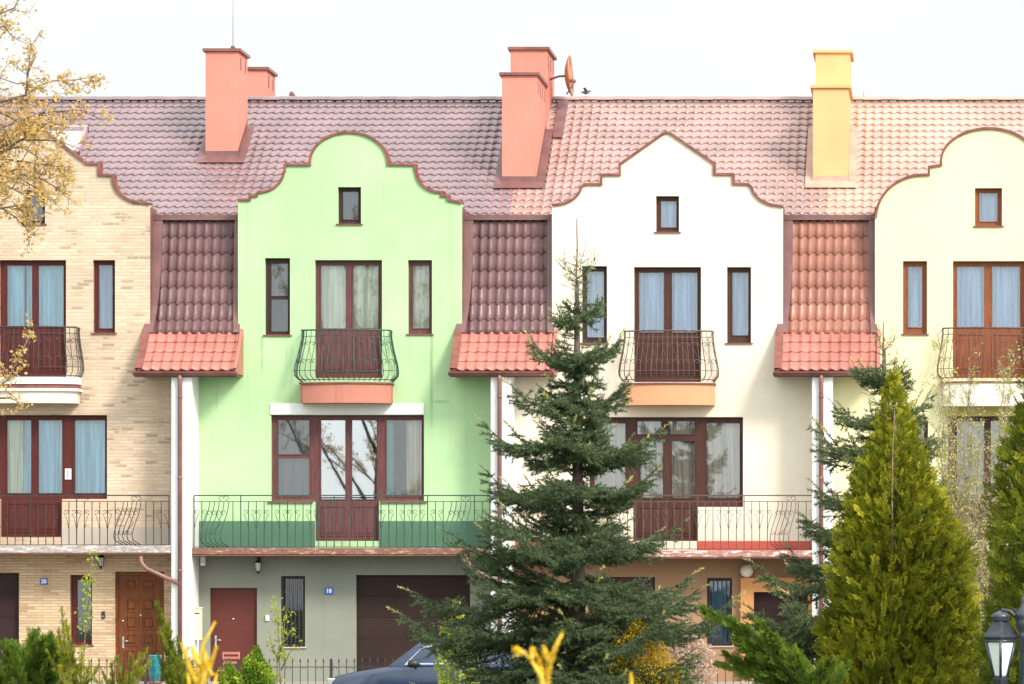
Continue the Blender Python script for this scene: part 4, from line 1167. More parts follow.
def spruce(label, base, H, lead, rate, rmax, mat, seed, nwh=.40, droop=1.0, group='spruce trees', first=45, skirt=.35, prof=None):
    rng = np.random.default_rng(seed)
    protos = {L: [spruce_branch(L, rng, f) for _ in range(3)] for L, f in ((.45, .8), (1.0, .85), (2.0, .85), (3.0, .90))}
    thin = [spruce_branch(.8, rng, 1.9, .040, .010) for _ in range(4)]
    root = thing('spruce_tree', base, label, 'tree', group)
    bx, by, bz = base; top = bz + H
    N, T, S = [], [], []
    def put(h, az, el, L, slim=False):
        k = min(protos, key=lambda q: abs(math.log(q / L)))
        tri, ti, st = protos[k][rng.integers(3)]
        if slim: k = .8; tri, ti, st = thin[rng.integers(4)]; ti = ti + .25
        s = L / k
        M = frame_from(az, el, rng.normal(0, .18)) * s
        if rng.random() < .5: M[:, 1] *= -1
        o = np.array([bx, by, top - h])
        N.append(xform(tri, M, o)); T.append(np.clip(ti + rng.normal(0, .10), 0, 1)); S.append(xform(st, M, o))
    h = lead; i = 0; az0 = rng.random() * 6
    while h < H - skirt:
        L = min(rmax, .50 + rate * (h - lead * .4)); nb = 4 if h < lead + .5 else 7
        if h < lead + .1: L = max(L, .85)
        if prof: L = float(np.interp(h, *prof))
        e = math.radians(np.interp(h, [lead, lead + .8, lead + 2.4, lead + 4, H], [first, 26, 12, 1, -8 * droop]))
        for b in range(nb):
            put(h + rng.normal(0, .07), az0 + i * 2.4 + b * 2 * math.pi / nb + rng.normal(0, .16), e + rng.normal(0, .08), L * (.74 + .40 * rng.random()), h < lead + .5)
        gap = nwh * (.85 + .3 * rng.random()) * np.interp(h, [lead + 3.2, lead + 5], [1, .86])
        for b in range(int((24 if h < lead + 4 else 13) * gap) if h > lead + 1.6 else int(22 * gap)):     # short shoots between the whorls
            hh = h + gap * rng.random(); l = np.interp(hh, [lead, lead + 1, lead + 3, H], [.26, .38, .75, 1.15]) * (.55 + .75 * rng.random())
            put(hh, rng.random() * 6.283, e * .5 + rng.normal(-.02, .12), l, hh < lead + 1.3)
        i += 1; h += gap
    # the bare leader with its own needles
    za = np.linspace(top - lead - .3, top, 9); jit = np.cumsum(rng.normal(0, .006, (9, 2)), 0)
    LA = np.stack([bx + jit[:, 0], by + jit[:, 1], za], 1)
    tri, idx, tt = needle_tris(LA[:-1], LA[1:], .0075, .022, .007, rng, 40); N.append(tri); T.append(.75 + .3 * rng.random(len(tri)))
    for b in range(int(lead / .12) + 5):
        zz = top - lead * (.75 + .5 * rng.random()); a = rng.random() * 6.28; l = .12 + .25 * rng.random()
        p = np.array([[bx, by, zz]]); q = p + np.array([[math.cos(a) * l, math.sin(a) * l, l * .35]])
        tri, idx, tt = needle_tris(p, q, .006, .024, .007, rng); N.append(tri); T.append(.3 + .4 * rng.random(len(tri))); S.append(stem_tris(p, q, [.004], [.003]))
    tri_mesh('crown', np.concatenate(N), np.clip(np.concatenate(T), 0, 1), MAT[mat], root)
    st = np.concatenate(S); tri_mesh('branches', st, np.zeros(len(st)), MAT['bark'], root)
    B = MB(); B.tube([(bx, by, bz - .1), (bx + .02, by, bz + H * .3), (bx, by, bz + H * .65), (bx, by, top - lead)], .17, 9, .030); B.build('trunk', MAT['bark'], root)
    B = MB(); B.tube([tuple(p) for p in LA], .020, 7, .010); B.build('leader', MAT['bark_red'], root)
    return root

def frond_proto(rng, nl=8):
    """flat scaly spray along +x in the xy plane, unit length"""
    tris, tint = [], []
    def leaf(p, d, l, w, ti):
        s = np.array([-d[1], d[0], 0]); e = p + d * l; m = p + d * l * .45
        z = np.array([0, 0, rng.normal(0, .03)])
        tris.append([p, m + s * w / 2 + z, e]); tris.append([p, e, m - s * w / 2 + z]); tint.extend([ti, ti])
    x = np.array([1., 0, 0])
    leaf(np.zeros(3), x, .6, .05, .2); leaf(x * .5, x, .5, .06, .8)
    for i in range(nl):
        t = .08 + .84 * i / nl
        for s in (-1, 1):
            a = math.radians(rng.normal(44, 8)); l = .44 * (1 - t * .55) * (.7 + .5 * rng.random()) * min(1, .5 + t)
            d = np.array([math.cos(a), s * math.sin(a), rng.normal(0, .12)]); p = x * t + np.array([0, 0, .06 * t * t])
            leaf(p, d, l * .75, .055, .35)
            leaf(p + d * l * .55, d, l * .5, .06, .9)
            for q in (.35, .6, .8):
                for s2 in (-1, 1):
                    a2 = a + s2 * math.radians(42); d2 = np.array([math.cos(a2), s * math.sin(a2), rng.normal(0, .15)])
                    leaf(p + d * l * q, d2, l * .36 * (1.1 - q * .6), .05, .55 + .3 * q)
    return np.array(tris), np.array(tint)

def scatter(protos, pos, dirs, size, tint, rng, twist=None):
    """orient each spray along dirs with a random twist; returns tris + tints"""
    f = unit(dirs); r = unit(rng.normal(size=f.shape)) if twist is None else twist
    s = unit(np.cross(r, f)); u = np.cross(f, s)
    M = np.stack([f, s, u], axis=2) * size[:, None, None]
    pick = rng.integers(len(protos), size=len(pos)); T, C = [], []
    for k, (tri, ti) in enumerate(protos):
        m = pick == k
        if not m.any(): continue
        out = np.einsum('nij,kvj->nkvi', M[m], tri) + pos[m][:, None, None, :]
        T.append(out.reshape(-1, 3, 3)); C.append((tint[m][:, None] * .78 + ti[None, :] * .22).reshape(-1))
    return np.concatenate(T), np.clip(np.concatenate(C), 0, 1)

FR = np.random.default_rng(5)
FRONDS = [frond_proto(FR) for _ in range(5)]
FRONDS_S = [frond_proto(FR, 4) for _ in range(4)]

def lump(th, z, seed):
    return (np.sin(3 * th + z * 2.1 + seed) + np.sin(5 * th - z * 3.7 + seed * 2) * .8 + np.sin(2 * th + z * 6.3 + seed * 3) * .7 + np.sin(7 * th + z * 5.1) * .5) / 3

def thuja(label, base, prof, n, size, mat, seed, lean=(0, 0), stem=None, group='columnar thujas'):
    """prof: list of (height, radius)"""
    rng = np.random.default_rng(seed); root = thing('thuja_tree', base, label, 'tree', group)
    hs = np.array([p[0] for p in prof]); rs = np.array([p[1] for p in prof]); H = hs[-1]
    z = rng.random(n * 3) * H; keep = rng.random(n * 3) < (np.interp(z, hs, rs) + .10) / (rs.max() + .10); z = z[keep][:n]; m = len(z)
    th = rng.random(m) * 2 * math.pi; lp = lump(th, z, seed)
    Rr = np.interp(z, hs, rs) * (1 + .20 * lp + .10 * np.sin(11 * th + z * 9 + seed) * np.sin(z * 13 - th * 4)); dep = rng.random(m) ** 1.6
    inner = rng.random(m) < .30; dep = np.where(inner, .35 + .5 * rng.random(m), dep * .28)
    r = Rr * (1 - dep)
    rad = np.stack([np.cos(th), np.sin(th), np.zeros(m)], 1)
    pos = np.array(base) + rad * r[:, None] + np.stack([lean[0] * z / H, lean[1] * z / H, z], 1)
    dirs = rad * (.55 + .35 * rng.random(m))[:, None] + np.array([0, 0, .85]) + rng.normal(0, .38, (m, 3))
    tint = np.clip(.36 + .24 * z / H + .40 * lump(np.round(th * 3) * 1.7 + 1, z * 1.6, seed + 4) + rng.normal(0, .27, m), 0, 1)
    sz = size * (.6 + .7 * rng.random(m)) * np.clip(np.interp(z, hs, rs) / rs.max() + .35, .55, 1)
    tri, ti = scatter(FRONDS, pos, dirs, sz, tint, rng)
    tri_mesh('crown', tri, ti, MAT[mat], root)
    B = MB(); b = Vector(base); B.tube([b - Vector((0, 0, .1)), b + Vector((lean[0] * .5, lean[1] * .5, H * .5)), b + Vector((lean[0] * .9, lean[1] * .9, H * .9))], .09, 7, .02)
    if stem:
        for pts in stem: B.tube(pts, .013, 5, .003)
    B.build('trunk', MAT['twig'] if stem else MAT['bark'], root)
    return root

def leaf_tris(pos, size, rng, up=.3):
    m = len(pos); d = unit(rng.normal(size=(m, 3)) + np.array([0, 0, up])); s = unit(np.cross(d, rng.normal(size=(m, 3)))); n = np.cross(d, s)
    L = (size * (.6 + .8 * rng.random(m)))[:, None]; w = L * .32
    a, b, c, e = pos, pos + d * L * .5 + s * w + n * L * .08, pos + d * L, pos + d * L * .5 - s * w + n * L * .08
    return np.concatenate([np.stack([a, b, c], 1), np.stack([a, c, e], 1)])

def bush(name, label, c, rad, n, leaf, mat, seed, cat='shrub', fronds=False, group=None, stems=7):
    rng = np.random.default_rng(seed); base = (c[0], c[1], c[2]); root = thing(name, base, label, cat, group)
    v = unit(rng.normal(size=(n, 3))); v[:, 2] = np.where(v[:, 2] < -.35, -v[:, 2], v[:, 2])
    lp = 1 + .16 * np.sin(v[:, 0] * 5 + seed) * np.cos(v[:, 1] * 6 + seed) + .12 * np.sin(v[:, 2] * 9 + v[:, 0] * 7)
    r = (1 - .45 * rng.random(n) ** 2) * lp
    pos = np.array(base) + np.array([0, 0, rad[2] * .8]) + v * r[:, None] * np.array(rad)
    ti = np.clip(.45 + .3 * np.sin(pos[:, 0] * 9 + pos[:, 2] * 11 + seed) + rng.normal(0, .18, n), 0, 1)
    if fronds: tri, tt = scatter(FRONDS_S, pos, v * .8 + np.array([0, 0, .5]) + rng.normal(0, .35, (n, 3)), leaf * (.7 + .6 * rng.random(n)), ti, rng)
    else: tri = leaf_tris(pos, np.full(n, leaf), rng); tt = np.concatenate([ti, ti])
    tri_mesh('foliage', tri, tt, MAT[mat], root)
    B = MB()
    for k in range(stems):
        a = k * 2.4; B.tube([(c[0] + .03 * math.cos(a), c[1] + .03 * math.sin(a), c[2] - .1), (c[0] + rad[0] * .3 * math.cos(a), c[1] + rad[1] * .3 * math.sin(a), c[2] + rad[2] * .7), (c[0] + rad[0] * .6 * math.cos(a), c[1] + rad[1] * .6 * math.sin(a), c[2] + rad[2] * 1.25)], .014, 5, .005)
    B.build('stems', MAT['bark'], root)
    return root

def plume_shrub(name, label, base, arms, mat, seed, frond=.16, density=70, wid=.11, cat='conifer shrub', group=None, stemmat='bark', small=False):
    """arms: lists of world points (curves); each arm is clothed with sprays"""
    rng = np.random.default_rng(seed); root = thing(name, base, label, cat, group); POS, DIR, SZ, TI = [], [], [], []
    B = MB()
    for arm in arms:
        pts = np.array([list(p) for p in arm], float); L = np.linalg.norm(np.diff(pts, axis=0), axis=1); cum = np.concatenate([[0], np.cumsum(L)]); tot = cum[-1]
        n = int(tot * density); s = tot * (.08 + .92 * rng.random(n) ** .8)
        p = np.stack([np.interp(s, cum, pts[:, k]) for k in range(3)], 1); q = np.stack([np.interp(np.minimum(s + .05, tot + .0), cum, pts[:, k]) for k in range(3)], 1)
        d = unit(q - p + 1e-6 * (pts[-1] - pts[0])); tp = (1 - (s / tot)) * .8 + .2
        off = rng.normal(size=(n, 3)); off = unit(off - d * (off * d).sum(1, keepdims=True)) * (wid * tp * rng.random(n) ** .5)[:, None]
        POS.append(p + off * .5); DIR.append(d * .9 + off / max(wid, 1e-3) * .9 + rng.normal(0, .16, (n, 3))); SZ.append(frond * (.45 + .6 * tp) * (.7 + .6 * rng.random(n)))
        TI.append(np.clip(.30 + .35 * s / tot + rng.normal(0, .16, n), 0, 1)); B.tube([tuple(x) for x in pts], .012, 5, .004)
    tri, ti = scatter(FRONDS_S if small else FRONDS, np.concatenate(POS), np.concatenate(DIR), np.concatenate(SZ), np.concatenate(TI), rng)
    tri_mesh('foliage', tri, ti, MAT[mat], root); B.build('stems', MAT[stemmat], root)
    return root

# ------------------------------------------------------------------ the ground
def sheet(name, x0, x1, y0, y1, z, mat):
    B = MB(); B.add([(x0, y0, z), (x1, y0, z), (x1, y1, z), (x0, y1, z)], [(0, 1, 2, 3)]); o = B.build(name, MAT[mat], recalc=False); tag(o, kind='structure'); return o
sheet('ground', -400, 400, -400, 600, STREET - .012, 'lawn')
B = MB(); B.box(-40, 50, -2.95, -.004, STREET - .3, YARD); tag(B.build('front_yard', MAT['concrete']), kind='structure')
sheet('pavement', -120, 120, -5.0, -3.12, STREET + .11, 'concrete')
B = MB()
for i in range(-60, 60): B.bbox(i * 1.0 + .004, i * 1.0 + .996, -5.15, -5.0, STREET - .2, STREET + .112, .008)
tag(B.build('kerb', MAT['kerb']), kind='structure')
sheet('road', -120, 120, -11.0, -5.15, STREET, 'asphalt')
B = MB(); B.box(-60, 60, -11.2, -11.0, STREET - .2, STREET + .1); tag(B.build('park_kerb', MAT['kerb']), kind='structure')

# ------------------------------------------------------------------ iron fence on a low wall
r = thing('iron_fence', (fx(280, -3), -3.03, STREET), 'black iron railing fence with spear tips in front of the houses', 'fence')
B = MB(); B.bbox(-12.5, 11, -3.11, -2.952, STREET - .1, STREET + .32, .01); B.build('base_wall', MAT['grey'], r)
B = MB(); y = -3.03; z1 = fz(667, y); z0 = STREET + .42; xx = fx(-40, y); k = 0; zt = fz(660, y)
B.tube([(xx, y, z1), (10.8, y, z1)], .012, 4); B.tube([(xx, y, z0), (10.8, y, z0)], .012, 4)
while xx < 10.7:
    B.tube([(xx, y, STREET + .30), (xx, y, zt - .05)], .0105, 4)
    B.lathe([(.004, -.06), (.022, -.02), (.014, .0), (.001, .05)], (xx, y, zt), 6)
    if k % 2 == 0: curl(B, xx + .08, y, z1 - .05, .05, 3.14, -3.1, .007, 8, .1)
    if k % 12 == 0: B.box(xx - .028, xx + .028, y - .028, y + .028, STREET + .3, zt + .02)
    xx += .163; k += 1
B.build('railing', MAT['iron_black'], r)

# ------------------------------------------------------------------ the parked car (nose to the left)
def car():
    y_n, y_f = -6.95, -5.2; yc = (y_n + y_f) / 2; x0 = fx(326, -6.6); g = STREET
    M_car = M_plain('dark_blue_car_paint', (.006, .018, .058, 1), .25, .08, 2, coat=1); MAT['car'] = M_car
    r = thing('parked_car', (x0 + 2.3, yc, g), 'dark blue parked car half hidden behind the big spruce', 'car')
    W = (y_f - y_n) / 2
    def loft(st, name, mat, parent):
        B = MB(); vs = []; m = None
        for x, ring in st:
            pts = [(-w, z) for w, z in ring] + [(w, z) for w, z in reversed(ring)]; m = len(pts)
            vs += [(x0 + x, yc + w, g + z) for w, z in pts]
        fs = [(i * m + k, i * m + (k + 1) % m, (i + 1) * m + (k + 1) % m, (i + 1) * m + k) for i in range(len(st) - 1) for k in range(m)]
        fs += [tuple(range(m)), tuple(range(len(vs) - m, len(vs)))]
        B.add(vs, fs, True); o = B.build(name, MAT[mat], parent)
        mod = o.modifiers.new('edge', 'EDGE_SPLIT'); mod.split_angle = R(38); return o
    def ring(w, zb, zs, zt, wt): return [(w * .90, zb), (w, zb + .14), (w + .02, (zb + zs) / 2 + .08), (w, zs), (w - .07, zs + (zt - zs) * .75), (wt, zt)]
    body = loft([(0.0, ring(W * .62, .38, .56, .62, .45)), (.06, ring(W * .80, .28, .62, .70, .60)), (.25, ring(W * .93, .24, .70, .79, .66)), (.7, ring(W, .22, .78, .885, .70)), (1.15, ring(W, .22, .86, .955, .72)), (1.42, ring(W, .22, .90, .995, .74)),
                 (2.4, ring(W, .22, .95, 1.0, .80)), (3.9, ring(W, .22, .97, 1.02, .80)), (4.35, ring(W * .98, .26, .97, 1.02, .78)), (4.52, ring(W * .92, .34, .90, .98, .74)), (4.58, ring(W * .86, .42, .70, .84, .7))], 'body', 'car', r)
    def cab(w0, z0, w1, z1): return [(w0, z0), (w0 * .97 + w1 * .03 - .0, z0 + (z1 - z0) * .3), (w1 + .03, z0 + (z1 - z0) * .85), (w1 - .06, z1)]
    loft([(1.30, cab(.78, .97, .76, .985)), (1.95, cab(.80, .98, .66, 1.50)), (2.2, cab(.80, .98, .64, 1.585)), (2.9, cab(.80, .98, .63, 1.63)), (3.7, cab(.80, 1.0, .63, 1.58)), (4.1, cab(.79, 1.0, .62, 1.49)), (4.42, cab(.77, 1.0, .70, 1.04))], 'cabin', 'car', r)
    G = MB(); s = -1; yy = yc - .80
    def side(pts): return [(x0 + x, yc - (.815 - (z - .98) / .60 * .155), g + z) for x, z in pts]
    q1 = side([(1.62, 1.01), (2.62, 1.02), (2.62, 1.50), (2.12, 1.46), (1.98, 1.37)]); q2 = side([(2.70, 1.02), (3.6, 1.04), (3.55, 1.49), (2.70, 1.51)]); q3 = side([(3.68, 1.05), (4.10, 1.07), (3.92, 1.42), (3.63, 1.48)])
    for q in (q1, q2, q3): G.add(q, [tuple(range(len(q)))])
    G.add([(x0 + 1.40, yc - .66, g + 1.035), (x0 + 1.40, yc + .66, g + 1.035), (x0 + 1.96, yc + .58, g + 1.515), (x0 + 1.96, yc - .58, g + 1.515)], [(0, 1, 2, 3)])
    G.build('window', MAT['glass_mirror'], r, recalc=False)
    Mi = MB(); c = Vector((x0 + 1.83, yc - .98, g + 1.03)); Mi.lathe([(.03, -.08), (.10, -.06), (.125, 0), (.10, .07), (.03, .09)], c, 12); Mi.tube([c, c + Vector((.02, .18, -.04))], .025, 6); Mi.build('wing_mirror', MAT['blackplastic'], r)
    for s in (-1, 1):
        H = MB(); yv = yc + s * .60; H.bbox(x0 + .05, x0 + .32, yv - .16, yv + .16, g + .60, g + .735, .02); H.build('headlight', MAT['glass_mirror'] if False else MAT['metal'], r)
    for x in (.82, 3.65):
        for s in (-1, 1):
            Wm = MB(); yy = yc + s * .80
            Wm.tube([(x0 + x, yy - .10, g + .32), (x0 + x, yy - .09, g + .32), (x0 + x, yy + .09, g + .32), (x0 + x, yy + .10, g + .32)], .32, 24); w = Wm.build('wheel', MAT['blackplastic'], r)
            Rm = MB(); Rm.tube([(x0 + x, yy - .104, g + .32), (x0 + x, yy + .104, g + .32)], .20, 18); Rm.build('rim', MAT['metal'], w)
    Dd = MB(); Dd.box(x0 + 2.30, x0 + 2.50, yc - .885, yc - .865, g + .88, g + .91); Dd.build('door_handle', MAT['car'], r)
    Bp = MB(); Bp.bbox(x0 - .02, x0 + .12, yc - .6, yc + .6, g + .30, g + .44, .03); Bp.build('bumper', MAT['blackplastic'], r)
car()

# ------------------------------------------------------------------ trees and shrubs
def ground_at(px, d, z=STREET): return (XC + (px - VX) * d / F, d - D, z)

spruce('tall dark spruce with a bare leader in front of the white house', ground_at(577, 82), P(573, 219, 82).z - STREET, 1.10, .40, 3.15, 'spruce', 11, nwh=.80, prof=([1.0, 1.4, 2.0, 2.5, 3.3, 4.6, 5.3, 5.8, 6.6, 9], [.62, .48, .62, .98, 1.22, 1.70, 1.75, 2.55, 2.80, 2.85]))
spruce('bluish spruce behind the golden thuja with bare tipped boughs', ground_at(884, 76), P(885, 322, 76).z - STREET, .45, .46, 2.15, 'spruce_b', 23, nwh=.62, first=58, prof=([.4, .9, 1.6, 3.0, 4.2, 9], [.34, .52, .95, 1.5, 2.1, 2.3]))

def zp(py, d): return P(0, py, d).z - STREET
d = 58
k = d / F
thuja('large golden green thuja cone in front of the bluish spruce', ground_at(905, d), [(0, 76 * k), (zp(684, d), 76 * k), (zp(600, d), 67 * k), (zp(520, d), 49 * k), (zp(470, d), 31 * k), (zp(430, d), 19 * k), (zp(400, d), 9 * k), (zp(382, d), 3 * k), (zp(372, d), 1 * k)],
      9800, .195, 'thuja', 3, lean=(-12 * k, 0), stem=[[P(893, 570, d - .6), P(892, 500, d - .58), P(893, 445, d - .42), P(895, 405, d - .22)]])
d = 55; k = d / F
thuja('thuja column cut by the right edge of the picture behind the lantern', ground_at(1062, d), [(0, 70 * k), (zp(684, d), 74 * k), (zp(560, d), 68 * k), (zp(470, d), 56 * k), (zp(420, d), 44 * k), (zp(360, d), 22 * k), (zp(315, d), 2 * k)], 8000, .17, 'thuja_g', 9)

# young bare shrub with yellow-green buds between the two thujas
def twiggy(name, label, base, stems, nside, leafn, leaf, mat, seed, cat, blen=.5, group=None, rad=.02, up=.35, bark='twig', sub=3):
    rng = np.random.default_rng(seed); root = thing(name, base, label, cat, group); B = MB(); LP = []
    def wob(a, b, n, amp):
        a, b = np.array(a, float), np.array(b, float); t = np.linspace(0, 1, n + 1)[:, None]; L = np.linalg.norm(b - a)
        off = np.cumsum(rng.normal(0, amp * L / n, (n + 1, 3)), 0); off -= off[-1] * t; off[0] = 0
        return a + (b - a) * t + off
    for st in stems:
        pts = np.array([list(p) for p in st], float)
        B.tube([tuple(p) for p in pts], rad, 6, rad * .25)
        seg = np.diff(pts, axis=0); ln = np.linalg.norm(seg, axis=1); cum = np.concatenate([[0], np.cumsum(ln)]); tot = cum[-1]
        for i in range(int(nside * tot)):
            s = tot * (.15 + .85 * rng.random()); j = min(len(ln) - 1, int(np.searchsorted(cum, s, 'right') - 1)); d = unit(seg[j])
            p = np.array([np.interp(s, cum, pts[:, k]) for k in range(3)])
            dv = unit(d * .75 + rng.normal(0, .55, 3) + np.array([0, 0, up])); l = blen * (.4 + .8 * rng.random()) * (1.15 - .6 * s / tot)
            tw = wob(p, p + dv * l, 5, .22); B.tube([tuple(x) for x in tw], rad * .32, 4, rad * .12, cap=False)
            LP.append(tw[1:] + rng.normal(0, .015, tw[1:].shape))
            for q in range(sub):
                o = tw[rng.integers(1, 5)]; d2 = unit(dv + rng.normal(0, .6, 3)); l2 = l * (.25 + .4 * rng.random()); t2 = wob(o, o + d2 * l2, 3, .2)
                B.tube([tuple(x) for x in t2], rad * .18, 3, rad * .10, cap=False); LP.append(t2[1:])
    LP = np.concatenate(LP); m = len(LP); idx = rng.integers(m, size=leafn); pos = LP[idx] + rng.normal(0, leaf * .7, (leafn, 3))
    tri = leaf_tris(pos, np.full(leafn, leaf), rng, .1); ti = np.clip(.45 + rng.normal(0, .25, leafn), 0, 1)
    tri_mesh('foliage', tri, np.concatenate([ti, ti]), MAT[mat], root); B.build('branches', MAT[bark], root)
    return root

rn = random.Random(4)
d = 70
st = []
for i in range(15):
    bx = rn.uniform(955, 985); tx = rn.choice([rn.uniform(938, 960), rn.uniform(955, 1012), rn.uniform(955, 1012)]); ty = rn.uniform(345, 470)
    dd = d + rn.uniform(-1, 1); st.append([P(bx, 712, dd), P(bx + (tx - bx) * .25, 600, dd), P(bx + (tx - bx) * .7, 510, dd + rn.uniform(-.5, .5)), P(tx, ty, dd + rn.uniform(-.8, .8))])
twiggy('budding_shrub', 'tall bare shrub with tiny yellow green buds between the two thujas', (P(970, 684, d).x, d - D, STREET), st, 15, 9000, .036, 'shrubleaf', 6, 'shrub', .55, rad=.013, sub=4)

# the bare spring tree reaching in from the left
d = 70
LIMB = [
    [(-135, 330), (-60, 190), (0, 102), (26, 95), (38, 86), (52, 81), (75, 80), (96, 76)],
    [(-60, 190), (-20, 168), (0, 151), (19, 147), (27, 150), (47, 163), (60, 170)],
    [(-20, 168), (0, 147), (20, 134), (40, 118), (56, 92)],
    [(-80, 230), (-30, 185), (0, 175), (17, 169), (26, 154), (33, 138)],
    [(-80, 230), (-25, 195), (0, 182), (19, 192), (36, 200)],
    [(0, 102), (26, 95), (28, 72), (35, 57), (31, 44), (29, 38)],
    [(-70, 205), (-30, 110), (0, 78), (18, 84), (40, 78)],
    [(-90, 250), (-30, 215), (-4, 205), (14, 216), (30, 232)],
    [(-30, 185), (10, 160), (50, 165), (75, 175)],
    [(-60, 190), (0, 128), (45, 112), (82, 110), (98, 118)],
    [(-110, 120), (-50, 40), (-10, 18), (14, 8), (24, -10)],
    [(-50, 40), (-14, 30), (4, 26), (12, 36)],
    [(-135, 420), (-60, 410), (-5, 388), (8, 380), (18, 358), (31, 334)],
    [(-60, 410), (-10, 398), (10, 398), (20, 402)],
    [(-30, 110), (0, 112), (30, 128), (60, 128)],
    [(-90, 250), (-20, 190), (20, 178), (48, 196)],
    [(-20, 168), (20, 140), (55, 140), (84, 150)],
    [(-30, 185), (5, 172), (40, 178), (70, 196)],
    [(-80, 230), (-20, 212), (20, 205), (52, 214)],
    [(0, 151), (26, 128), (50, 122), (70, 128)],
]
for k in range(12):
    y0 = rn.uniform(140, 420); x1 = rn.uniform(-330, -20) if y0 < 200 else rn.uniform(-330, -120); LIMB.append([(-132, y0), ((x1 - 132) / 2 + rn.uniform(-20, 20), y0 - rn.uniform(40, 110)), (x1, y0 - rn.uniform(130, 330))])
st = []
for L in LIMB:
    dz = rn.uniform(-1.2, 1.2); st.append([P(a, b, d + dz * min(1, i / 3)) for i, (a, b) in enumerate(L)])
r = twiggy('budding_tree', 'leaning spring tree with ochre young leaves reaching in from the left edge', (P(-140, 684, d).x, d - D, STREET), st, 6.5, 16000, .060, 'budleaf', 8, 'tree', .52, rad=.024, up=.05, bark='twig_grey', sub=4)
B = MB(); B.tube([P(-150, 722, d), P(-142, 600, d), P(-138, 450, d), P(-135, 330, d), P(-110, 120, d), P(-105, -40, d), P(-90, -150, d)], .17, 10, .03)
for a, b, c in (((-138, 450), (-200, 300), (-260, 120)), ((-135, 330), (-190, 150), (-200, -60)), ((-110, 120), (-150, 0), (-170, -140))): B.tube([P(*a, d), P(*b, d + 1), P(*c, d + 2)], .055, 7, .015)
B.build('trunk', MAT['bark'], r)

# junipers
def arms_px(base, tips, d, jit=.6, sag=.0, rnd=rn):
    out = []
    for tx, ty in tips:
        dd = d + rnd.uniform(-jit, jit); a = P(base[0] + rnd.uniform(-8, 8), base[1], d + rnd.uniform(-.2, .2)); b = P(tx, ty, dd); m = (a + b) / 2 + Vector((0, 0, .18 * (b - a).length * (1 - sag)))
        q = a + (m - a) * .55 + Vector((0, 0, .06 * (b - a).length)); out.append([a, q, m + (b - m) * .25, b])
    return out
d = 44
tips = [(706, 612), (717, 617), (733, 622), (735, 640), (728, 656), (745, 634), (758, 640), (752, 655), (772, 650), (742, 668), (790, 660), (765, 664), (806, 664), (780, 676), (720, 664), (830, 660), (815, 676), (845, 668), (760, 625), (776, 640), (796, 650)]
plume_shrub('spreading_juniper', 'bright green spreading juniper with upswept plumes right of the big spruce', ground_at(810, d), arms_px((815, 735), tips, d), 'juniper', 31, .17, 105, .14, group='junipers')
d = 40
tips = [(rn.uniform(-20, 70), 0) for _ in range(34)]
tips = [(x, 630 + abs(x - 32) * .50 + rn.uniform(0, 22)) for x, _ in tips]
plume_shrub('spreading_juniper', 'dense green juniper mound in the lower left corner', ground_at(20, d), arms_px((22, 740), tips, d), 'juniper', 32, .15, 110, .14, group='junipers')
d = 38
tips = [(62, 612), (66, 622), (58, 628), (72, 640), (56, 642), (82, 652), (68, 655), (90, 660), (48, 652), (76, 668), (60, 668), (98, 668)]
plume_shrub('feathery_conifer', 'yellow green feathery conifer beside the juniper in the lower left corner', ground_at(72, d), arms_px((75, 735), tips, d, .25), 'thuja', 33, .085, 85, .05, group='feathery golden conifers')
d = 36
tips = [(146, 652), (140, 655), (132, 656), (150, 662), (124, 664), (112, 666), (118, 660), (104, 674), (96, 680), (138, 670), (128, 676)]
plume_shrub('feathery_conifer', 'drooping golden feathery conifer in front of the oak coloured door', ground_at(120, d), arms_px((118, 745), tips, d, .25), 'thuja', 34, .085, 85, .05, group='feathery golden conifers')
d = 34
tips = [(157, 606), (163, 620), (168, 628), (178, 640), (160, 634), (172, 650), (166, 648), (186, 652), (192, 664), (180, 662), (170, 668), (160, 660), (196, 676)]
plume_shrub('feathery_conifer', 'dark green conifer with a golden leaning tip by the white party wall', ground_at(180, d), arms_px((185, 745), tips, d, .25), 'thuja_g', 35, .09, 110, .065, group='feathery golden conifers')

# golden conifer shoots close to the camera (out of focus)
def gold(label, d, base, arms, seed, group='golden conifer shoots near the camera'):
    A = [[P(a, b, d + rn.uniform(-.02, .02)) for a, b in arm] for arm in arms]
    g = P(base, 684, d); plume_shrub('golden_conifer', label, (g.x, g.y, STREET), A, 'gold', seed, .022, 1500, .006, group=group, stemmat='gold_stem', small=True)
gold('forked golden conifer shoot near the camera below the big spruce', 14, 546, [[(546, 1000), (546, 760), (545, 700), (541, 676), (531, 660), (518, 648)], [(545, 700), (547, 672), (553, 652), (562, 634)], [(541, 676), (540, 664), (538, 657)], [(531, 660), (532, 650)], [(524, 654), (516, 650)], [(549, 664), (544, 648)]], 41)
gold('short golden conifer tip near the camera at the bottom edge', 14, 632, [[(640, 1000), (634, 760), (632, 690), (631, 676)], [(633, 720), (625, 690)]], 42)
gold('branched golden conifer shoots near the camera in front of the plain maroon door', 16, 205, [[(206, 1000), (204, 740), (200, 690), (199, 665), (203, 645), (214, 624)], [(200, 690), (192, 672), (186, 655), (182, 645)], [(200, 690), (206, 672), (212, 660), (216, 648)], [(204, 720), (190, 690), (188, 676)], [(204, 720), (214, 690), (216, 676)], [(199, 665), (194, 655), (192, 648)], [(206, 672), (200, 660)], [(192, 680), (199, 668)], [(212, 676), (206, 664), (205, 652)]], 43)

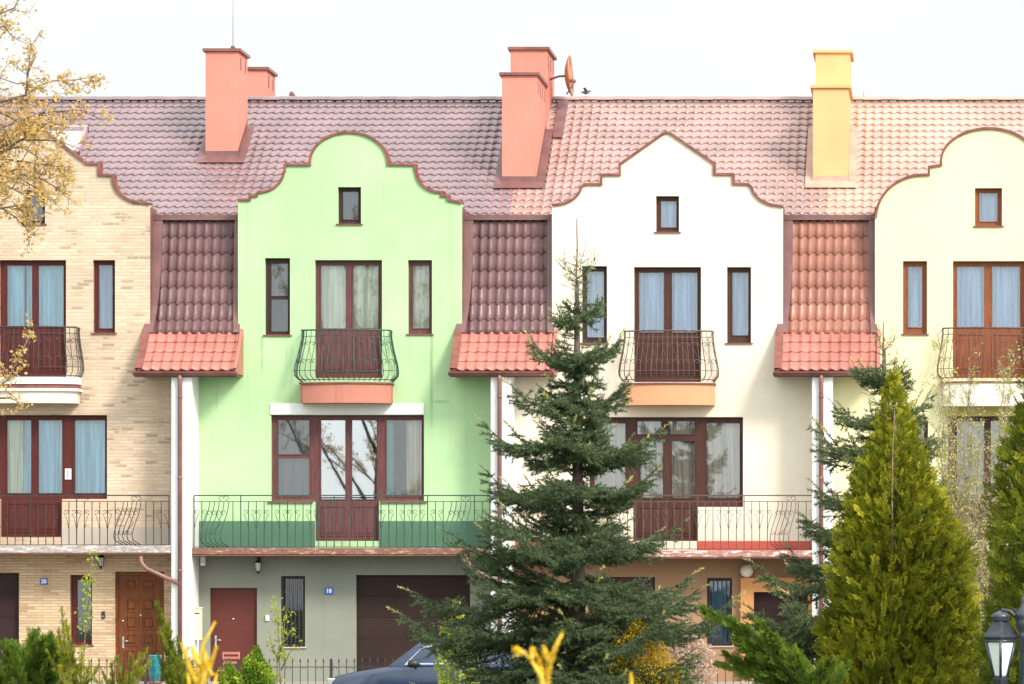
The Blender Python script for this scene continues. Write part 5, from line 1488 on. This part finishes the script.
# shrubs near the fence
bush('boxwood_ball', 'round bright green boxwood ball left of the young sapling', ground_at(257, 84), (.30, .30, zp(650, 84) / 1.85), 5200, .060, 'box', 51, group='clipped shrubs by the fence')
bush('boxwood_ball', 'smaller yellowish shrub in front of the plain maroon door', ground_at(231, 80), (.24, .24, zp(664, 80) / 1.85), 3000, .055, 'box', 52, group='clipped shrubs by the fence')
bush('forsythia', 'yellow flowering forsythia among the lower boughs of the big spruce', ground_at(640, 80.9, STREET), (.66, .34, zp(616, 80.9) / 1.9), 4200, .042, 'forsythia', 53)
bush('flowering_shrub', 'pale pink blossoming shrub under the tan wall right of the spruce', ground_at(690, 95.3, STREET), (.55, .45, zp(623, 95.3) / 1.9), 3600, .055, 'pinkflower', 54)
bush('lime_shrub', 'lime green leafy shrub at the left edge of the big spruce', ground_at(458, 88), (.42, .4, zp(606, 88) / 1.9), 2600, .07, 'lime', 55)
d = 88
st = [[P(282, 712, d), P(279, 660, d), P(278, 620, d), P(274, 602, d)], [P(279, 660, d), P(284, 630, d), P(286, 610, d)], [P(280, 650, d), P(290, 632, d), P(297, 628, d)], [P(281, 670, d), P(290, 652, d), P(298, 646, d)], [P(280, 665, d), P(272, 645, d), P(268, 630, d)]]
twiggy('young_sapling', 'thin young sapling with lime leaves before the grilled dark window', (P(282, 684, d).x, d - D, STREET), st, 7, 230, .080, 'lime', 61, 'sapling', .22, rad=.014, sub=2)
d = 60
st = [[P(84, 735, d), P(84, 660, d), P(86, 610, d), P(90, 575, d), P(93, 556, d)], [P(85, 640, d), P(87, 620, d), P(91, 600, d)]]
twiggy('young_sapling', 'slender yellow leaved sapling in front of the slim red window', (P(84, 684, d).x, d - D, STREET), st, 10, 260, .050, 'lime', 62, 'sapling', .13, rad=.010, sub=1)

# ------------------------------------------------------------------ garden odds and ends
d = 97.6
c = P(230, 671, d); r = thing('garden_chair', (c.x, c.y, YARD), 'small faded red garden chair beside the plain maroon door', 'chair')
w = .17; zt = P(0, 652, d).z; zs = P(0, 670, d).z
B = MB()
for s in (-1, 1): B.tube([(c.x + s * w, c.y + .15, YARD), (c.x + s * w, c.y + .15, zt)], .016, 6)
for q in (0, .10, .2): B.box(c.x - w, c.x + w, c.y + .14, c.y + .16, zt - q - .05, zt - q)
B.build('backrest', MAT['eave'], r)
B = MB(); B.bbox(c.x - w - .02, c.x + w + .02, c.y - .2, c.y + .13, zs - .03, zs, .008); B.build('seat', MAT['eave'], r)
for s in (-1, 1):
    B = MB(); B.tube([(c.x + s * w, c.y - .17, YARD), (c.x + s * w, c.y - .17, zs - .03)], .014, 6); B.build('leg', MAT['eave'], r)
c = P(155, 672, 97.3); r = thing('glazed_planter', (c.x, c.y, YARD), 'turquoise glazed pot behind the fence by the oak coloured door', 'plant pot')
MAT['turq'] = M_plain('turquoise_glaze', (.015, .20, .23, 1), .25, .25, 9, coat=.6)
B = MB(); zt = P(0, 655, 97.3).z - YARD; B.lathe([(.07, 0), (.10, .05), (.14, zt * .55), (.12, zt * .85), (.15, zt - .02), (.145, zt), (.11, zt - .01)], (c.x, c.y, YARD), 18); B.build('pot', MAT['turq'], r)
B = MB(); B.lathe([(.10, -.0), (.16, .02), (.17, .04), (.12, .045)], (c.x, c.y, YARD + .002), 18); B.build('saucer', MAT['eave'], r)

# ------------------------------------------------------------------ the park lantern
d = 46; cx = P(1024, 640, d).x; y = d - D
MAT['cast'] = M_plain('dark_blue_grey_cast_iron', (.030, .036, .050, 1), .38, .25, 14, coat=.3)
MAT['opal'] = M_plain('opal_glass', (.80, .82, .78, 1), .25, .04, 3, coat=.5)
r = thing('park_lantern', (cx, y, STREET), 'dark cast iron lantern post with opal panes in the lower right corner', 'lamp post')
B = MB(); zz = lambda p: P(0, p, d).z
B.lathe([(.16, STREET), (.15, STREET + .10), (.10, STREET + .18), (.075, STREET + .5), (.055, STREET + .55), (.048, zz(640)), (.062, zz(638)), (.062, zz(634)), (.048, zz(632)), (.085, zz(628)), (.088, zz(622)), (.082, zz(618)), (.095, zz(616)), (.085, zz(613)), (.035, zz(607)), (.022, zz(603)), (.03, zz(600)), (.004, zz(595))], (cx, y, 0), 20)
B.build('post', MAT['cast'], r)
for sg, px in ((-1, 1000.5), (1, 1047.5)):
    hx = P(px, 640, d).x; k = d / F
    A = MB(); A.tube([(cx, y, zz(619)), (cx + sg * 8 * k, y, zz(617)), (cx + sg * 14 * k, y, zz(611)), (hx - sg * 2 * k, y, zz(609.5)), (hx, y, zz(613))], .016, 8); curl(A, cx + sg * 9 * k, y, zz(612), .035, 0, 5.5, .008, 12)
    A.build('arm', MAT['cast'], r)
    H = MB(); H.lathe([(.012, zz(611)), (.06, zz(613)), (.095, zz(615.5)), (.088, zz(618)), (.082, zz(619.5)), (.085, zz(621))], (hx, y, 0), 16)
    def ring4(rr, z): return [(hx + rr * math.cos(R(a)), y + rr * math.sin(R(a)), z) for a in (0, 90, 180, 270)]
    st = [(8.5, 621), (10, 625), (13, 631), (17, 635.5), (17.5, 637), (15.5, 639.5), (14.8, 641)]
    vs = sum([ring4(q * k, zz(z)) for q, z in st], []); fs = [(i * 4 + j, i * 4 + (j + 1) % 4, i * 4 + 4 + (j + 1) % 4, i * 4 + 4 + j) for i in range(len(st) - 1) for j in range(4)] + [(0, 1, 2, 3), tuple(len(vs) - 4 + j for j in range(4))]
    H.add(vs, fs); head = H.build('lantern_cap', MAT['cast'], r)
    Fm = MB(); t, b = (14.6, 641), (6.6, 677)
    T4_, B4_ = ring4(t[0] * k, zz(t[1])), ring4(b[0] * k, zz(b[1]))
    for j in range(4):
        Fm.tube([T4_[j], B4_[j]], .016, 6); Fm.tube([T4_[j], T4_[(j + 1) % 4]], .014, 6); Fm.tube([B4_[j], B4_[(j + 1) % 4]], .016, 6)
    st = [(7.2, 677), (8.0, 679), (6.5, 684), (4, 690), (1, 694)]; vs = sum([ring4(q * k, zz(z)) for q, z in st], [])
    Fm.add(vs, [(i * 4 + j, i * 4 + (j + 1) % 4, i * 4 + 4 + (j + 1) % 4, i * 4 + 4 + j) for i in range(len(st) - 1) for j in range(4)] + [(0, 1, 2, 3)])
    Fm.build('lantern_frame', MAT['cast'], head)
    Op = MB(); a, c = ring4(13.6 * k, zz(642)), ring4(6.0 * k, zz(676)); Op.add(a + c, [(j, (j + 1) % 4, 4 + (j + 1) % 4, 4 + j) for j in range(4)]); Op.build('lantern_pane', MAT['opal'], head)

# ------------------------------------------------------------------ sky, sun, camera
SUN_EL, SUN_AZ = R(37), R(42)      # azimuth measured from straight behind the camera towards the right
W = bpy.data.worlds.new('World'); SC.world = W; W.use_nodes = True
t = W.node_tree; bg = t.nodes['Background']; bg.inputs['Strength'].default_value = .12
sky = t.nodes.new('ShaderNodeTexSky'); sky.sky_type = 'NISHITA'; sky.sun_disc = False; sky.sun_elevation = SUN_EL
sky.sun_rotation = math.pi - SUN_AZ; sky.air_density = 1.0; sky.dust_density = 1.5; sky.ozone_density = 1.0
tc = t.nodes.new('ShaderNodeTexCoord'); mp = t.nodes.new('ShaderNodeMapping'); mp.inputs['Scale'].default_value = (1.0, 1.0, 2.6)
nz = t.nodes.new('ShaderNodeTexNoise'); nz.inputs['Scale'].default_value = 1.9; nz.inputs['Detail'].default_value = 7; nz.inputs['Roughness'].default_value = .55
mr = t.nodes.new('ShaderNodeMapRange'); mr.inputs[1].default_value = .30; mr.inputs[2].default_value = .62; mr.inputs[3].default_value = .45; mr.inputs[4].default_value = .96
mx = t.nodes.new('ShaderNodeMix'); mx.data_type = 'RGBA'; mx.inputs[7].default_value = (8.6, 8.9, 9.1, 1)
# bright haze round the sun: the cloud layer is about twice as bright on the sun side as on the far side
dp = t.nodes.new('ShaderNodeVectorMath'); dp.operation = 'DOT_PRODUCT'; dp.inputs[1].default_value = (math.sin(SUN_AZ) * math.cos(SUN_EL), -math.cos(SUN_AZ) * math.cos(SUN_EL), math.sin(SUN_EL))
hz = t.nodes.new('ShaderNodeMapRange'); hz.inputs[1].default_value = -.45; hz.inputs[2].default_value = 1.0; hz.inputs[3].default_value = .81; hz.inputs[4].default_value = 2.35
t.links.new(tc.outputs['Generated'], dp.inputs[0]); t.links.new(dp.outputs['Value'], hz.inputs[0])
cl = t.nodes.new('ShaderNodeVectorMath'); cl.operation = 'SCALE'; cl.inputs[0].default_value = (8.45, 8.9, 9.05); t.links.new(hz.outputs[0], cl.inputs['Scale']); t.links.new(cl.outputs[0], mx.inputs[7])
t.links.new(tc.outputs['Generated'], mp.inputs[0]); t.links.new(mp.outputs[0], nz.inputs['Vector']); t.links.new(nz.outputs['Fac'], mr.inputs[0])
t.links.new(mr.outputs[0], mx.inputs[0]); t.links.new(sky.outputs[0], mx.inputs[6]); t.links.new(mx.outputs[2], bg.inputs['Color'])

su = bpy.data.lights.new('sun', 'SUN'); su.energy = 3.0; su.angle = R(14); su.color = (1, .93, .83)
so = bpy.data.objects.new('sun', su); COL.objects.link(so)
sd = Vector((math.sin(SUN_AZ) * math.cos(SUN_EL), -math.cos(SUN_AZ) * math.cos(SUN_EL), math.sin(SUN_EL)))
so.rotation_euler = sd.to_track_quat('Z', 'Y').to_euler(); so.location = (30, -60, 50)

cam = bpy.data.cameras.new('camera'); co = bpy.data.objects.new('camera', cam); COL.objects.link(co); SC.camera = co
co.location = (XC, -D, EZ); co.rotation_euler = (R(90), 0, 0)
cam.sensor_width = 36; cam.lens = 36 * F / 1024; cam.shift_x = (512 - VX) / 1024; cam.shift_y = (VY - 342) / 1024
cam.clip_start = .5; cam.clip_end = 2000
cam.dof.use_dof = True; cam.dof.focus_distance = 96; cam.dof.aperture_fstop = 12

SC.view_settings.view_transform = 'Standard'; SC.view_settings.look = 'None'; SC.view_settings.gamma = 1; SC.view_settings.exposure = .35
SC.render.resolution_x, SC.render.resolution_y = 1024, 684
SC.cycles.max_bounces = 6; SC.cycles.transparent_max_bounces = 8; SC.cycles.use_denoising = True
